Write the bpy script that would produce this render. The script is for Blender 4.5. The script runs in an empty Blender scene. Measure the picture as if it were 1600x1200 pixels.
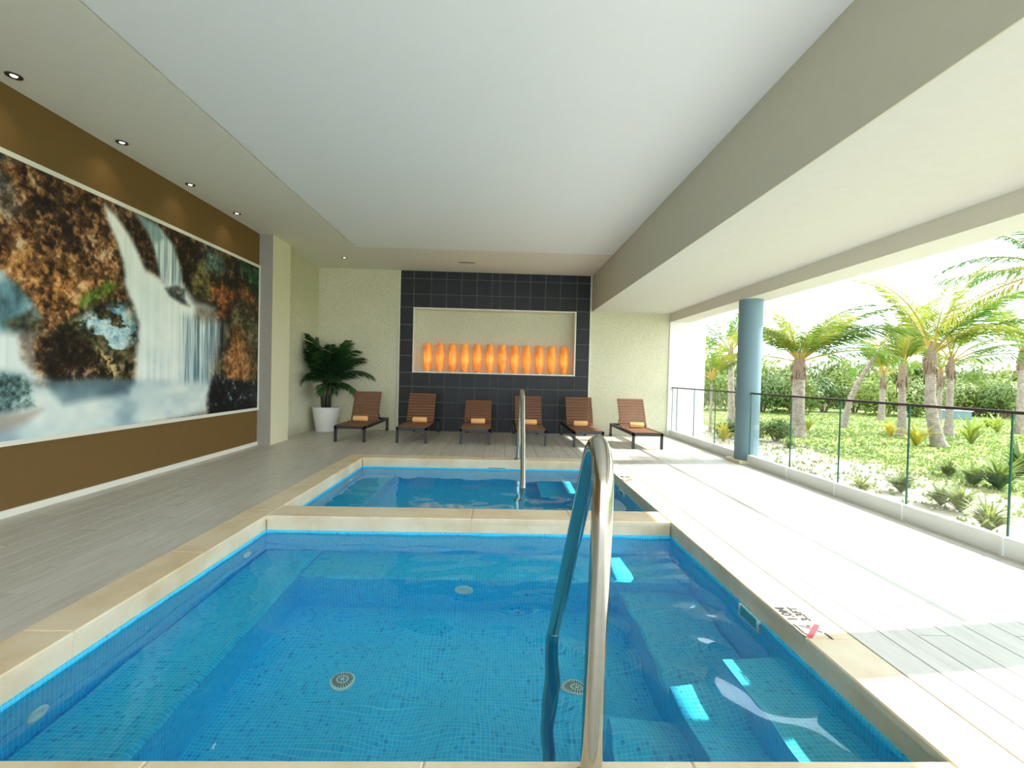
import bpy, math, random
import numpy as np
from mathutils import Vector, Matrix, Euler

random.seed(7)
scene = bpy.context.scene
COL = scene.collection

# ------------------------------------------------------------------ camera
F_PX, YAW, PITCH, ROLL, EYE = 720.0, 0.0283, 0.0186, 0.0249, 1.5

def cam_axes():
    cy, sy, cp, sp = math.cos(YAW), math.sin(YAW), math.cos(PITCH), math.sin(PITCH)
    d = Vector((sy*cp, cy*cp, -sp)); r = Vector((cy, -sy, 0)); u = r.cross(d)
    c, s = math.cos(ROLL), math.sin(ROLL)
    return c*r + s*u, -s*r + c*u, d
CR, CU, CD = cam_axes()
cam = bpy.data.cameras.new('camera')
cam.sensor_fit = 'HORIZONTAL'; cam.sensor_width = 36.0
cam.lens = F_PX/1600*36.0
cam.clip_start = 0.05; cam.clip_end = 400
cam_ob = bpy.data.objects.new('camera', cam); COL.objects.link(cam_ob)
m = Matrix((CR, CU, -CD)).transposed().to_4x4(); m.translation = (0, 0, EYE)
cam_ob.matrix_world = m
scene.camera = cam_ob

def pix_z(px, py, z):          # pixel -> point on the horizontal plane z
    d = CR*((px-800)/F_PX) - CU*((py-600)/F_PX) + CD
    return Vector((0, 0, EYE)) + d*((z-EYE)/d.z)
def pix_y(px, py, y):          # pixel -> point on the plane at depth y
    d = CR*((px-800)/F_PX) - CU*((py-600)/F_PX) + CD
    return Vector((0, 0, EYE)) + d*(y/d.y)

# ------------------------------------------------------------------ world, sun, exposure
world = bpy.data.worlds.new('sky'); scene.world = world
world.use_nodes = True
wn = world.node_tree; wn.nodes.clear()
bg = wn.nodes.new('ShaderNodeBackground'); wo = wn.nodes.new('ShaderNodeOutputWorld')
tc = wn.nodes.new('ShaderNodeTexCoord'); ns = wn.nodes.new('ShaderNodeTexNoise'); cr = wn.nodes.new('ShaderNodeValToRGB')
ns.inputs['Scale'].default_value = 2.2; ns.inputs['Detail'].default_value = 5
cr.color_ramp.elements[0].position = 0.35; cr.color_ramp.elements[0].color = (0.70, 0.85, 1.0, 1)
cr.color_ramp.elements[1].position = 0.6; cr.color_ramp.elements[1].color = (0.92, 0.97, 1.0, 1)
wn.links.new(tc.outputs['Generated'], ns.inputs['Vector']); wn.links.new(ns.outputs['Fac'], cr.inputs['Fac'])
wn.links.new(cr.outputs['Color'], bg.inputs['Color']); wn.links.new(bg.outputs[0], wo.inputs[0])
bg.inputs['Strength'].default_value = 1.3

sun = bpy.data.lights.new('sun', 'SUN'); sun.energy = 2.6; sun.angle = math.radians(0.6); sun.color = (1.0, 0.97, 0.92)
sun_ob = bpy.data.objects.new('sun', sun); COL.objects.link(sun_ob)
sun_ob.rotation_euler = Vector((-1.0, -0.12, -0.82)).to_track_quat('-Z', 'Y').to_euler()
sun_ob.location = (30, 4, 28)
sun.cycles.is_caustics_light = True

vs = scene.view_settings
vs.view_transform = 'Standard'; vs.look = 'None'; vs.gamma = 1.0; vs.use_curve_mapping = False
vs.exposure = 2.15
cy = scene.cycles
cy.max_bounces = 14; cy.diffuse_bounces = 7; cy.glossy_bounces = 5; cy.transmission_bounces = 10; cy.transparent_max_bounces = 24
cy.caustics_reflective = False; cy.caustics_refractive = True
cy.sample_clamp_indirect = 6.0; cy.use_denoising = True

# ------------------------------------------------------------------ helpers
class MB:
    def __init__(s): s.v, s.f, s.m = [], [], []
    def quad(s, a, b, c, d, mi=0):
        n = len(s.v); s.v += [tuple(a), tuple(b), tuple(c), tuple(d)]; s.f.append((n, n+1, n+2, n+3)); s.m.append(mi)
    def tri(s, a, b, c, mi=0):
        n = len(s.v); s.v += [tuple(a), tuple(b), tuple(c)]; s.f.append((n, n+1, n+2)); s.m.append(mi)
    def box(s, x0, x1, y0, y1, z0, z1, mi=0, mat=None, bev=0.0):
        if bev > 0:
            return s.bbox(x0, x1, y0, y1, z0, z1, bev, mi, mat)
        P = [(x0,y0,z0),(x1,y0,z0),(x1,y1,z0),(x0,y1,z0),(x0,y0,z1),(x1,y0,z1),(x1,y1,z1),(x0,y1,z1)]
        if mat: P = [tuple(mat @ Vector(p)) for p in P]
        n = len(s.v); s.v += P
        for q in ((0,3,2,1),(4,5,6,7),(0,1,5,4),(1,2,6,5),(2,3,7,6),(3,0,4,7)):
            s.f.append(tuple(n+i for i in q)); s.m.append(mi)
        return s
    def bbox(s, x0, x1, y0, y1, z0, z1, b, mi=0, mat=None):   # top edges chamfered
        P = [(x0,y0,z0),(x1,y0,z0),(x1,y1,z0),(x0,y1,z0),
             (x0,y0,z1-b),(x1,y0,z1-b),(x1,y1,z1-b),(x0,y1,z1-b),
             (x0+b,y0+b,z1),(x1-b,y0+b,z1),(x1-b,y1-b,z1),(x0+b,y1-b,z1)]
        if mat: P = [tuple(mat @ Vector(p)) for p in P]
        n = len(s.v); s.v += P
        for q in ((0,3,2,1),(0,1,5,4),(1,2,6,5),(2,3,7,6),(3,0,4,7),(4,5,9,8),(5,6,10,9),(6,7,11,10),(7,4,8,11),(8,9,10,11)):
            s.f.append(tuple(n+i for i in q)); s.m.append(mi)
        return s
    def tube(s, path, rad, n=12, mi=0, cap=True):
        path = [Vector(p) for p in path]; k = len(path)
        if not isinstance(rad, (list, tuple)): rad = [rad]*k
        base = len(s.v); up = None
        for i, p in enumerate(path):
            t = (path[min(i+1, k-1)] - path[max(i-1, 0)]).normalized()
            if up is None:
                up = Vector((0, 0, 1)) if abs(t.z) < 0.9 else Vector((1, 0, 0))
            a = t.cross(up).normalized(); b = a.cross(t).normalized(); up = b
            for j in range(n):
                th = 2*math.pi*j/n
                s.v.append(tuple(p + (a*math.cos(th) + b*math.sin(th))*rad[i]))
        for i in range(k-1):
            for j in range(n):
                s.f.append((base+i*n+j, base+i*n+(j+1) % n, base+(i+1)*n+(j+1) % n, base+(i+1)*n+j)); s.m.append(mi)
        if cap:
            s.f.append(tuple(base+j for j in range(n))[::-1]); s.m.append(mi)
            s.f.append(tuple(base+(k-1)*n+j for j in range(n))); s.m.append(mi)
        return s
    def lathe(s, prof, n=24, c=(0, 0), mi=0, cap=True):
        base = len(s.v)
        for r, z in prof:
            for j in range(n):
                th = 2*math.pi*j/n; s.v.append((c[0]+r*math.cos(th), c[1]+r*math.sin(th), z))
        for i in range(len(prof)-1):
            for j in range(n):
                s.f.append((base+i*n+j, base+i*n+(j+1) % n, base+(i+1)*n+(j+1) % n, base+(i+1)*n+j)); s.m.append(mi)
        if cap:
            s.f.append(tuple(base+j for j in range(n))[::-1]); s.m.append(mi)
            k = base+(len(prof)-1)*n; s.f.append(tuple(k+j for j in range(n))); s.m.append(mi)
        return s
    def mesh(s, name, mats, smooth=False):
        me = bpy.data.meshes.new(name); me.from_pydata(s.v, [], s.f); me.update()
        for mt in (mats if isinstance(mats, (list, tuple)) else [mats]): me.materials.append(mt)
        if any(s.m): me.polygons.foreach_set('material_index', s.m)
        if smooth: me.polygons.foreach_set('use_smooth', [True]*len(me.polygons))
        return me
    def build(s, name, mats, parent=None, smooth=False, loc=None):
        return link(name, s.mesh(name, mats, smooth), parent, loc)

def link(name, data, parent=None, loc=None, rot=None, scale=None):
    o = bpy.data.objects.new(name, data); COL.objects.link(o)
    if parent is not None: o.parent = parent
    if loc is not None: o.location = loc
    if rot is not None: o.rotation_euler = rot
    if scale is not None: o.scale = scale if hasattr(scale, '__len__') else (scale,)*3
    return o
def tag(o, label, cat, group=None):
    o['label'] = label; o['category'] = cat
    if group: o['group'] = group
    return o
def thing(name, label, cat, loc=(0, 0, 0), rz=0.0, group=None):
    o = link(name, None, None, loc, (0, 0, rz)); o.empty_display_size = 0.1
    return tag(o, label, cat, group)
def struct(o, label=None):
    o['kind'] = 'structure'
    if label: o['label'] = label
    return o
def copy_tree(o, parent=None):
    c = o.copy(); COL.objects.link(c); c.parent = parent
    for ch in list(o.children): copy_tree(ch, c)
    return c
def smooth_angle(o, deg=40):
    me = o.data
    me.polygons.foreach_set('use_smooth', [True]*len(me.polygons))
    me.set_sharp_from_angle(angle=math.radians(deg))
    return o

# ------------------------------------------------------------------ materials
def srgb(r, g, b):
    f = lambda c: (c/255/12.92) if c/255 <= 0.04045 else ((c/255+0.055)/1.055)**2.4
    return (f(r), f(g), f(b), 1.0)

class NT:
    def __init__(s, name):
        s.mat = bpy.data.materials.new(name); s.mat.use_nodes = True
        s.t = s.mat.node_tree; s.b = s.t.nodes['Principled BSDF']; s.out = s.t.nodes['Material Output']
    def n(s, typ, **kw):
        nd = s.t.nodes.new('ShaderNode'+typ)
        for k, v in kw.items():
            if k in nd.inputs: s.set(nd.inputs[k], v)
            else: setattr(nd, k, v)
        return nd
    def set(s, sock, v):
        if hasattr(v, 'is_linked') or isinstance(v, bpy.types.NodeSocket): s.t.links.new(v, sock)
        else: sock.default_value = v
    def math(s, op, a, b=None, c=None):
        nd = s.t.nodes.new('ShaderNodeMath'); nd.operation = op
        for i, v in enumerate((a, b, c)):
            if v is not None: s.set(nd.inputs[i], v)
        return nd.outputs[0]
    def vmath(s, op, a, b=None, scale=None):
        nd = s.t.nodes.new('ShaderNodeVectorMath'); nd.operation = op
        s.set(nd.inputs[0], a)
        if b is not None: s.set(nd.inputs[1], b)
        if scale is not None: s.set(nd.inputs['Scale'], scale)
        return nd.outputs[0]
    def mix(s, fac, a, b, mode='MIX'):
        nd = s.t.nodes.new('ShaderNodeMix'); nd.data_type = 'RGBA'; nd.blend_type = mode
        s.set(nd.inputs[0], fac); s.set(nd.inputs[6], a); s.set(nd.inputs[7], b)
        return nd.outputs[2]
    def ramp(s, fac, stops):
        nd = s.t.nodes.new('ShaderNodeValToRGB'); el = nd.color_ramp.elements
        while len(el) < len(stops): el.new(0.5)
        for e, (p, c) in zip(el, stops): e.position = p; e.color = c
        s.set(nd.inputs[0], fac); return nd.outputs[0]
    def pos(s): return s.n('NewGeometry').outputs['Position']
    def objc(s): return s.n('TexCoord').outputs['Object']
    def noise(s, vec, scale, detail=3, rough=0.5, col=False):
        nd = s.n('TexNoise'); nd.inputs['Scale'].default_value = scale; nd.inputs['Detail'].default_value = detail
        nd.inputs['Roughness'].default_value = rough; s.set(nd.inputs['Vector'], vec)
        return nd.outputs['Color' if col else 'Fac']
    def bump(s, h, strength=0.2, dist=0.01):
        nd = s.n('Bump'); nd.inputs['Strength'].default_value = strength; nd.inputs['Distance'].default_value = dist
        s.set(nd.inputs['Height'], h); s.t.links.new(nd.outputs[0], s.b.inputs['Normal'])
    def fin(s, color=None, rough=None, metal=None, spec=None):
        if color is not None: s.set(s.b.inputs['Base Color'], color)
        if rough is not None: s.set(s.b.inputs['Roughness'], rough)
        if metal is not None: s.b.inputs['Metallic'].default_value = metal
        if spec is not None: s.b.inputs['Specular IOR Level'].default_value = spec
        return s.mat

def paint(name, col, rough=0.7, var=0.04, bump=0.04, scale=9):
    q = NT(name); p = q.pos(); nz = q.noise(p, scale, 4)
    dark = tuple(c*(1-var*2) for c in col[:3])+(1,)
    q.bump(q.noise(p, 160, 2), bump, 0.004)
    return q.fin(q.mix(nz, dark, col), rough, spec=0.3)

M = {}
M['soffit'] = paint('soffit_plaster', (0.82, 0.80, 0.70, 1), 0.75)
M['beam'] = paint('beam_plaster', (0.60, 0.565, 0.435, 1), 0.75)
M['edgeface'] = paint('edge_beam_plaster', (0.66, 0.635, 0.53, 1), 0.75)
M['rsoffit'] = paint('light_plaster', (0.70, 0.69, 0.65, 1), 0.75)
M['panel'] = paint('white_ceiling_panel', (0.90, 0.925, 0.93, 1), 0.55, 0.01, 0.01)
M['white'] = paint('white_paint', (0.82, 0.82, 0.80, 1), 0.6, 0.02)
M['trimwhite'] = paint('cream_white_trim', (0.78, 0.76, 0.66, 1), 0.5, 0.02)
M['brown'] = paint('brown_wall_paint', srgb(116, 89, 48), 0.7, 0.05, 0.06)
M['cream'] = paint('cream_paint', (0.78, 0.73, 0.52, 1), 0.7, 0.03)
M['shadedcream'] = paint('shaded_cream_paint', (0.36, 0.34, 0.29, 1), 0.6, 0.03)
M['column'] = paint('blue_grey_paint', srgb(108, 134, 144), 0.55, 0.03)
M['grout'] = paint('grey_grout', (0.20, 0.205, 0.20, 1), 0.9, 0.1)
M['kerb'] = paint('pale_grey_kerb', (0.78, 0.80, 0.78, 1), 0.45, 0.02)

def mk_pebble():
    q = NT('pebble_wash'); p = q.pos()
    base = q.mix(q.noise(p, 1.3, 3), (0.60, 0.575, 0.40, 1), (0.67, 0.645, 0.48, 1))
    v = q.n('TexVoronoi'); v.inputs['Scale'].default_value = 42; q.set(v.inputs['Vector'], p)
    d = v.outputs['Distance']; sel = q.math('GREATER_THAN', q.n('SeparateColor', Color=v.outputs['Color']).outputs[0], 0.45)
    spot = q.math('MULTIPLY', q.math('LESS_THAN', d, 0.33), sel)
    c = q.mix(q.math('MULTIPLY', spot, 0.55), base, (0.22, 0.23, 0.13, 1))
    v2 = q.n('TexVoronoi'); v2.inputs['Scale'].default_value = 60; q.set(v2.inputs['Vector'], p)
    c = q.mix(q.math('MULTIPLY', q.math('LESS_THAN', v2.outputs['Distance'], 0.25), 0.25), c, (0.85, 0.84, 0.7, 1))
    q.bump(d, 0.25, 0.01)
    return q.fin(c, 0.8, spec=0.3)
M['pebble'] = mk_pebble()

def mk_tile():
    q = NT('black_slate_tile'); p = q.pos(); r = q.n('ObjectInfo').outputs['Random']
    c = q.mix(q.noise(p, 14, 5), (0.009, 0.0105, 0.011, 1), (0.017, 0.0185, 0.019, 1))
    c = q.mix(q.math('MULTIPLY', r, 0.5), c, (0.020, 0.0215, 0.022, 1))
    q.bump(q.noise(p, 45, 4), 0.06, 0.004)
    return q.fin(c, 0.45, spec=0.3)
M['tile'] = mk_tile()

def mk_plank():
    q = NT('stone_look_plank'); p = q.pos(); r = q.n('ObjectInfo').outputs['Random']
    off = q.vmath('SCALE', q.n('CombineXYZ', X=1.0, Y=0.7, Z=0.0).outputs[0], scale=q.math('MULTIPLY', r, 37.0))
    pv = q.vmath('ADD', p, off)
    st = q.vmath('MULTIPLY', pv, (7.0, 0.9, 1.0))
    n1 = q.noise(st, 1.6, 6, 0.62); n2 = q.noise(q.vmath('MULTIPLY', pv, (2.0, 0.7, 1.0)), 1.3, 3)
    c = q.ramp(n1, [(0.25, (0.37, 0.34, 0.285, 1)), (0.48, (0.53, 0.50, 0.44, 1)), (0.75, (0.62, 0.60, 0.545, 1))])
    c = q.mix(q.math('MULTIPLY', n2, 0.5), c, (0.57, 0.55, 0.50, 1))
    c = q.mix(q.math('MULTIPLY', r, 0.2), c, (0.40, 0.375, 0.33, 1))
    q.bump(n1, 0.08, 0.004)
    return q.fin(c, 0.36, spec=0.45)
M['plank'] = mk_plank()

def mk_coping():
    q = NT('honed_limestone'); p = q.pos(); r = q.n('ObjectInfo').outputs['Random']
    n1 = q.noise(p, 2.3, 5, 0.6); n2 = q.noise(q.vmath('MULTIPLY', p, (3, 3, 9)), 5, 4)
    c = q.ramp(n1, [(0.3, (0.62, 0.46, 0.26, 1)), (0.52, (0.74, 0.62, 0.43, 1)), (0.72, (0.80, 0.72, 0.56, 1))])
    c = q.mix(q.math('MULTIPLY', n2, 0.3), c, (0.72, 0.58, 0.36, 1))
    c = q.mix(q.math('MULTIPLY', r, 0.15), c, (0.80, 0.74, 0.62, 1))
    q.bump(n2, 0.06, 0.004)
    return q.fin(c, 0.45, spec=0.4)
M['coping'] = mk_coping()

def mk_mosaic(name, tint=1.0, white=False):
    q = NT(name); P = 0.0265
    g = q.n('NewGeometry'); nrm = g.outputs['True Normal']
    p = q.vmath('ADD', g.outputs['Position'], q.vmath('SCALE', nrm, scale=-0.007))
    s = q.vmath('SCALE', p, scale=1/P)
    fr = q.n('SeparateXYZ', Vector=q.vmath('FRACTION', s)); fl = q.vmath('FLOOR', s)
    na = q.n('SeparateXYZ', Vector=q.vmath('ABSOLUTE', nrm))
    ln = None
    for ax in 'XYZ':
        e = q.math('MULTIPLY', q.math('GREATER_THAN', q.math('ABSOLUTE', q.math('SUBTRACT', fr.outputs[ax], 0.5)), 0.44), q.math('LESS_THAN', na.outputs[ax], 0.7))
        ln = e if ln is None else q.math('MAXIMUM', ln, e)
    wnode = q.n('TexWhiteNoise'); q.set(wnode.inputs['Vector'], fl); w = wnode.outputs['Value']
    if white:
        c = q.mix(w, (0.72, 0.80, 0.84, 1), (0.84, 0.88, 0.89, 1)); gr = (0.6, 0.7, 0.75, 1)
    else:
        c = q.ramp(w, [(0.0, (0.012, 0.34, 0.76, 1)), (0.12, (0.03, 0.54, 0.92, 1)), (0.7, (0.035, 0.60, 0.96, 1)), (1.0, (0.06, 0.66, 0.97, 1))])
        big = q.noise(p, 0.8, 2)
        c = q.mix(q.math('MULTIPLY', big, 0.35), c, (0.006, 0.60, 0.96, 1)); gr = (0.26, 0.82, 0.96, 1)
    c = q.mix(q.math('MULTIPLY', ln, 0.75), c, gr)
    q.bump(ln, -0.15, 0.003)
    return q.fin(c, 0.3, spec=0.4)
M['mosaic'] = mk_mosaic('blue_glass_mosaic')
M['nosing'] = mk_mosaic('white_glass_mosaic', white=True)

def mk_water():
    q = NT('clear_pool_water'); q.t.nodes.remove(q.b)
    g = q.n('BsdfGlass', IOR=1.29, Roughness=0.0, Color=(0.82, 0.98, 1.0, 1))
    q.t.links.new(g.outputs[0], q.out.inputs[0]); return q.mat
M['water'] = mk_water()

def mk_glass():
    q = NT('clear_balustrade_glass'); q.t.nodes.remove(q.b)
    tr = q.n('BsdfTransparent', Color=(0.955, 0.985, 0.97, 1)); gl = q.n('BsdfGlossy', Roughness=0.0, Color=(1, 1, 1, 1))
    lw = q.n('LayerWeight', Blend=0.5); mx = q.n('MixShader')
    fz = q.math('ADD', 0.035, q.math('MULTIPLY', 0.965, q.math('POWER', lw.outputs['Facing'], 5.0)))
    q.t.links.new(fz, mx.inputs[0]); q.t.links.new(tr.outputs[0], mx.inputs[1]); q.t.links.new(gl.outputs[0], mx.inputs[2])
    q.t.links.new(mx.outputs[0], q.out.inputs[0]); return q.mat
M['glass'] = mk_glass()
q = NT('green_glass_edge'); M['glassedge'] = q.fin((0.01, 0.10, 0.07, 1), 0.15)

def simple(name, col, rough=0.5, metal=0.0, nscale=None, amt=0.15, spec=None):
    q = NT(name)
    if nscale:
        nz = q.noise(q.objc(), nscale, 4)
        col = q.mix(nz, tuple(c*(1-amt) for c in col[:3])+(1,), tuple(min(1, c*(1+amt)) for c in col[:3])+(1,))
    return q.fin(col, rough, metal, spec)
M['steel'] = simple('brushed_stainless_steel', (0.50, 0.48, 0.43, 1), 0.16, 1.0, 30, 0.08)
M['alu'] = simple('dark_bronze_aluminium', (0.018, 0.016, 0.016, 1), 0.42, 0.0, 20)
M['cap'] = simple('bronze_cap_rail', (0.055, 0.045, 0.04, 1), 0.4, 0.3, 20)
M['metaltrim'] = simple('satin_metal_trim', (0.55, 0.54, 0.48, 1), 0.35, 0.6, 20, 0.05)
M['towel'] = simple('peach_terry_towel', (0.90, 0.50, 0.20, 1), 0.95, 0, 90, 0.12, 0.1)
M['pot'] = simple('white_plastic_pot', (0.80, 0.80, 0.76, 1), 0.4, 0, 5, 0.02)
M['soil'] = simple('dark_potting_soil', (0.03, 0.02, 0.012, 1), 0.95, 0, 40, 0.4)
M['plasticwhite'] = simple('white_pool_plastic', (0.80, 0.86, 0.82, 1), 0.4, 0, 20, 0.03)
M['slotdark'] = simple('black_slot', (0.01, 0.012, 0.012, 1), 0.6, 0, 20)
M['ink'] = simple('black_marking_paint', (0.03, 0.03, 0.035, 1), 0.7, 0, 60, 0.2)
M['redink'] = simple('red_marking_paint', (0.62, 0.05, 0.07, 1), 0.6, 0, 60, 0.15)
M['vent'] = simple('grey_vent_metal', (0.5, 0.5, 0.46, 1), 0.5, 0, 20, 0.05)

def mk_slat():
    q = NT('brown_wood_composite'); p = q.objc(); r = q.n('ObjectInfo').outputs['Random']
    n1 = q.noise(q.vmath('MULTIPLY', p, (2, 30, 30)), 3, 4)
    c = q.mix(n1, (0.135, 0.058, 0.028, 1), (0.23, 0.105, 0.055, 1))
    c = q.mix(q.math('MULTIPLY', r, 0.3), c, (0.15, 0.07, 0.04, 1))
    q.bump(n1, 0.1, 0.002)
    return q.fin(c, 0.5, spec=0.35)
M['slat'] = mk_slat()

def mk_onyx():
    q = NT('glowing_orange_onyx'); p = q.objc(); r = q.n('ObjectInfo').outputs['Random']
    pv = q.vmath('ADD', p, q.vmath('SCALE', q.n('CombineXYZ', X=3.0, Y=5.0, Z=9.0).outputs[0], scale=r))
    n1 = q.noise(pv, 5.0, 6, 0.65)
    c = q.ramp(n1, [(0.30, (0.62, 0.11, 0.010, 1)), (0.45, (0.95, 0.25, 0.02, 1)), (0.58, (1.0, 0.33, 0.035, 1)), (0.75, (1.0, 0.46, 0.09, 1))])
    # the bulb sits at mid height behind the stone: brighter there
    z = q.n('SeparateXYZ', Vector=p).outputs['Z']
    d = q.math('DIVIDE', q.math('SUBTRACT', z, 0.34), 0.13)
    glow = q.math('POWER', 2.718, q.math('MULTIPLY', q.math('MULTIPLY', d, d), -1.0))
    st = q.math('ADD', 0.085, q.math('MULTIPLY', glow, 0.15))
    q.set(q.b.inputs['Emission Color'], c); q.set(q.b.inputs['Emission Strength'], st)
    return q.fin(q.mix(0.5, c, (0.6, 0.25, 0.06, 1)), 0.4)
M['onyx'] = mk_onyx()
q = NT('lit_lamp_glass'); q.b.inputs['Emission Color'].default_value = (1, 0.86, 0.66, 1); q.b.inputs['Emission Strength'].default_value = 1.5
M['bulb'] = q.fin((0.9, 0.85, 0.75, 1), 0.4)

def mk_leaf(name, c0, c1, c2, trans=0.45, rough=0.5):
    q = NT(name); r = q.n('ObjectInfo').outputs['Random']; p = q.objc()
    f = q.math('ADD', q.math('MULTIPLY', r, 0.65), q.math('MULTIPLY', q.noise(p, 3.0, 3), 0.45))
    c = q.ramp(f, [(0.2, c0), (0.55, c1), (0.95, c2)])
    q.fin(c, rough, spec=0.3)
    tl = q.n('BsdfTranslucent', Color=c); mx = q.n('MixShader', Fac=trans)
    q.t.links.new(q.b.outputs[0], mx.inputs[1]); q.t.links.new(tl.outputs[0], mx.inputs[2]); q.t.links.new(mx.outputs[0], q.out.inputs[0])
    return q.mat
M['frond'] = mk_leaf('coconut_frond', (0.05, 0.13, 0.02, 1), (0.13, 0.22, 0.03, 1), (0.36, 0.33, 0.04, 1))
M['stalk'] = mk_leaf('yellow_frond_stalk', (0.20, 0.20, 0.04, 1), (0.42, 0.30, 0.06, 1), (0.50, 0.33, 0.08, 1), 0.15)
M['areca'] = mk_leaf('dark_palm_leaf', (0.012, 0.045, 0.016, 1), (0.022, 0.075, 0.022, 1), (0.04, 0.11, 0.03, 1), 0.2, 0.4)
M['bush'] = mk_leaf('bush_leaf', (0.10, 0.15, 0.03, 1), (0.17, 0.23, 0.045, 1), (0.28, 0.31, 0.07, 1), 0.4)
M['bushdark'] = mk_leaf('dark_bush_leaf', (0.05, 0.10, 0.025, 1), (0.10, 0.16, 0.04, 1), (0.18, 0.23, 0.06, 1), 0.35)
M['sprout'] = mk_leaf('young_yellow_leaf', (0.20, 0.27, 0.04, 1), (0.36, 0.36, 0.04, 1), (0.52, 0.40, 0.04, 1), 0.45)
M['grass'] = mk_leaf('lawn_blade', (0.16, 0.23, 0.05, 1), (0.23, 0.29, 0.07, 1), (0.30, 0.34, 0.10, 1), 0.4)

def mk_trunk():
    q = NT('palm_bark'); p = q.objc()
    rings = q.n('TexWave'); rings.wave_type = 'BANDS'; rings.bands_direction = 'Z'; rings.inputs['Scale'].default_value = 5; rings.inputs['Distortion'].default_value = 2.5; rings.inputs['Detail'].default_value = 3
    q.set(rings.inputs['Vector'], p)
    n1 = q.noise(p, 9, 5, 0.65)
    c = q.ramp(n1, [(0.3, (0.13, 0.105, 0.085, 1)), (0.55, (0.27, 0.23, 0.20, 1)), (0.8, (0.38, 0.34, 0.30, 1))])
    c = q.mix(q.math('MULTIPLY', rings.outputs['Fac'], 0.3), c, (0.26, 0.20, 0.16, 1))
    q.bump(rings.outputs['Fac'], 0.3, 0.02)
    return q.fin(c, 0.9, spec=0.15)
M['trunk'] = mk_trunk()
M['fibre'] = simple('brown_palm_fibre', (0.19, 0.14, 0.10, 1), 0.95, 0, 22, 0.5, 0.1)

def mk_ground():
    q = NT('lawn_and_sand'); p = q.pos(); xyz = q.n('SeparateXYZ', Vector=p)
    edge = q.math('ADD', xyz.outputs['X'], q.math('MULTIPLY', q.math('SUBTRACT', q.noise(p, 0.55, 4, 0.6), 0.5), 4.5))
    k = q.ramp(q.math('DIVIDE', q.math('SUBTRACT', edge, 7.1), 1.0), [(0.0, (0, 0, 0, 1)), (1.0, (1, 1, 1, 1))])
    patch = q.ramp(q.noise(p, 0.7, 5, 0.7), [(0.36, (1, 1, 1, 1)), (0.5, (0, 0, 0, 1))])
    n2 = q.noise(p, 11, 5, 0.7); n3 = q.noise(q.vmath('MULTIPLY', p, (0.45, 0.8, 1)), 1.0, 4)
    grass = q.mix(n2, (0.15, 0.21, 0.05, 1), (0.27, 0.31, 0.10, 1)); grass = q.mix(q.math('MULTIPLY', n3, 0.7), grass, (0.30, 0.33, 0.12, 1))
    sand = q.mix(n2, (0.34, 0.29, 0.23, 1), (0.50, 0.44, 0.36, 1))
    grass = q.mix(q.math('MULTIPLY', patch, 0.25), grass, sand)
    q.bump(n2, 0.6, 0.05)
    return q.fin(q.mix(k, sand, grass), 0.95, spec=0.1)
M['ground'] = mk_ground()

# ------------------------------------------------------------------ the room shell
XL, XB, XS, XE, XO = -4.76, 2.40, 4.46, 4.58, 4.95     # left wall, bulkhead face, soffit edge, glass line, outer edge
YB, YN = 12.05, -6.0                                    # back wall, end behind the camera, left open to let more skylight in
ZC, ZS, ZE = 4.15, 3.22, 3.00                           # ceiling, low soffit, edge beam underside
PX0, PX1 = -2.35, 1.84                                  # pool opening
NY0, NY1, FY0, FY1 = 1.77, 4.77, 5.14, 8.11
CW = 0.30                                               # coping width
CX0, CX1, CY0, CY1 = PX0-CW, PX1+CW, NY0-CW, FY1+CW

b = MB()                                                # bed of the floor, cut out round the pools
for (x0, x1, y0, y1) in ((XL, CX0, YN, YB), (CX1, XO, YN, YB), (CX0, CX1, YN, CY0), (CX0, CX1, CY1, YB)):
    b.box(x0, x1, y0, y1, -0.35, -0.012)
floor = struct(b.build('floor', M['grout']), 'pale stone-look plank floor around the pools')

planks = []
PWID, PLEN, GAP = 0.2, 1.2, 0.0025
def add_planks(x0, x1, y0, y1, jog=0):
    nx = max(1, round((x1-x0)/PWID)); w = (x1-x0)/nx
    for i in range(nx):
        y = y0 - (0.0, 0.4, 0.8)[(i+jog) % 3]
        while y < y1-0.02:
            a, c = max(y, y0), min(y+PLEN, y1)
            if c-a > 0.03: planks.append((x0+i*w, x0+(i+1)*w, a, c))
            y += PLEN
add_planks(XL, CX0, CY0, YB); add_planks(CX1, XE, CY0, YB, 1); add_planks(CX0, CX1, CY1, YB, 1)
add_planks(XL, XE, YN, CY0, 2)
vis = sorted(planks, key=lambda q: (0 if q[3] > CY0+0.01 else 1, -(q[1]-q[0])*(q[3]-q[2])/max(0.8, (q[2]+q[3])/2)**2))
cache = {}
for (x0, x1, y0, y1) in vis[:300]:
    k = (round(x1-x0, 3), round(y1-y0, 3))
    if k not in cache:
        cache[k] = MB().box(-k[0]/2+GAP, k[0]/2-GAP, -k[1]/2+GAP, k[1]/2-GAP, -0.014, 0, bev=0.0015).mesh('plank', M['plank'])
    link('plank', cache[k], floor, ((x0+x1)/2, (y0+y1)/2, 0))
if len(vis) > 300:
    b = MB()
    for (x0, x1, y0, y1) in vis[300:]: b.box(x0+GAP, x1-GAP, y0+GAP, y1-GAP, -0.014, 0)
    b.build('remaining_planks', M['plank'], floor)['kind'] = 'stuff'
MB().box(XE, XO, YN, YB, -0.014, 0.0).build('edge_sill', M['kerb'], floor)

struct(MB().box(XL-0.25, XL, YN, YB, -0.35, 4.6).build('wall_left', M['brown']), 'brown painted wall behind the mural')
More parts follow.
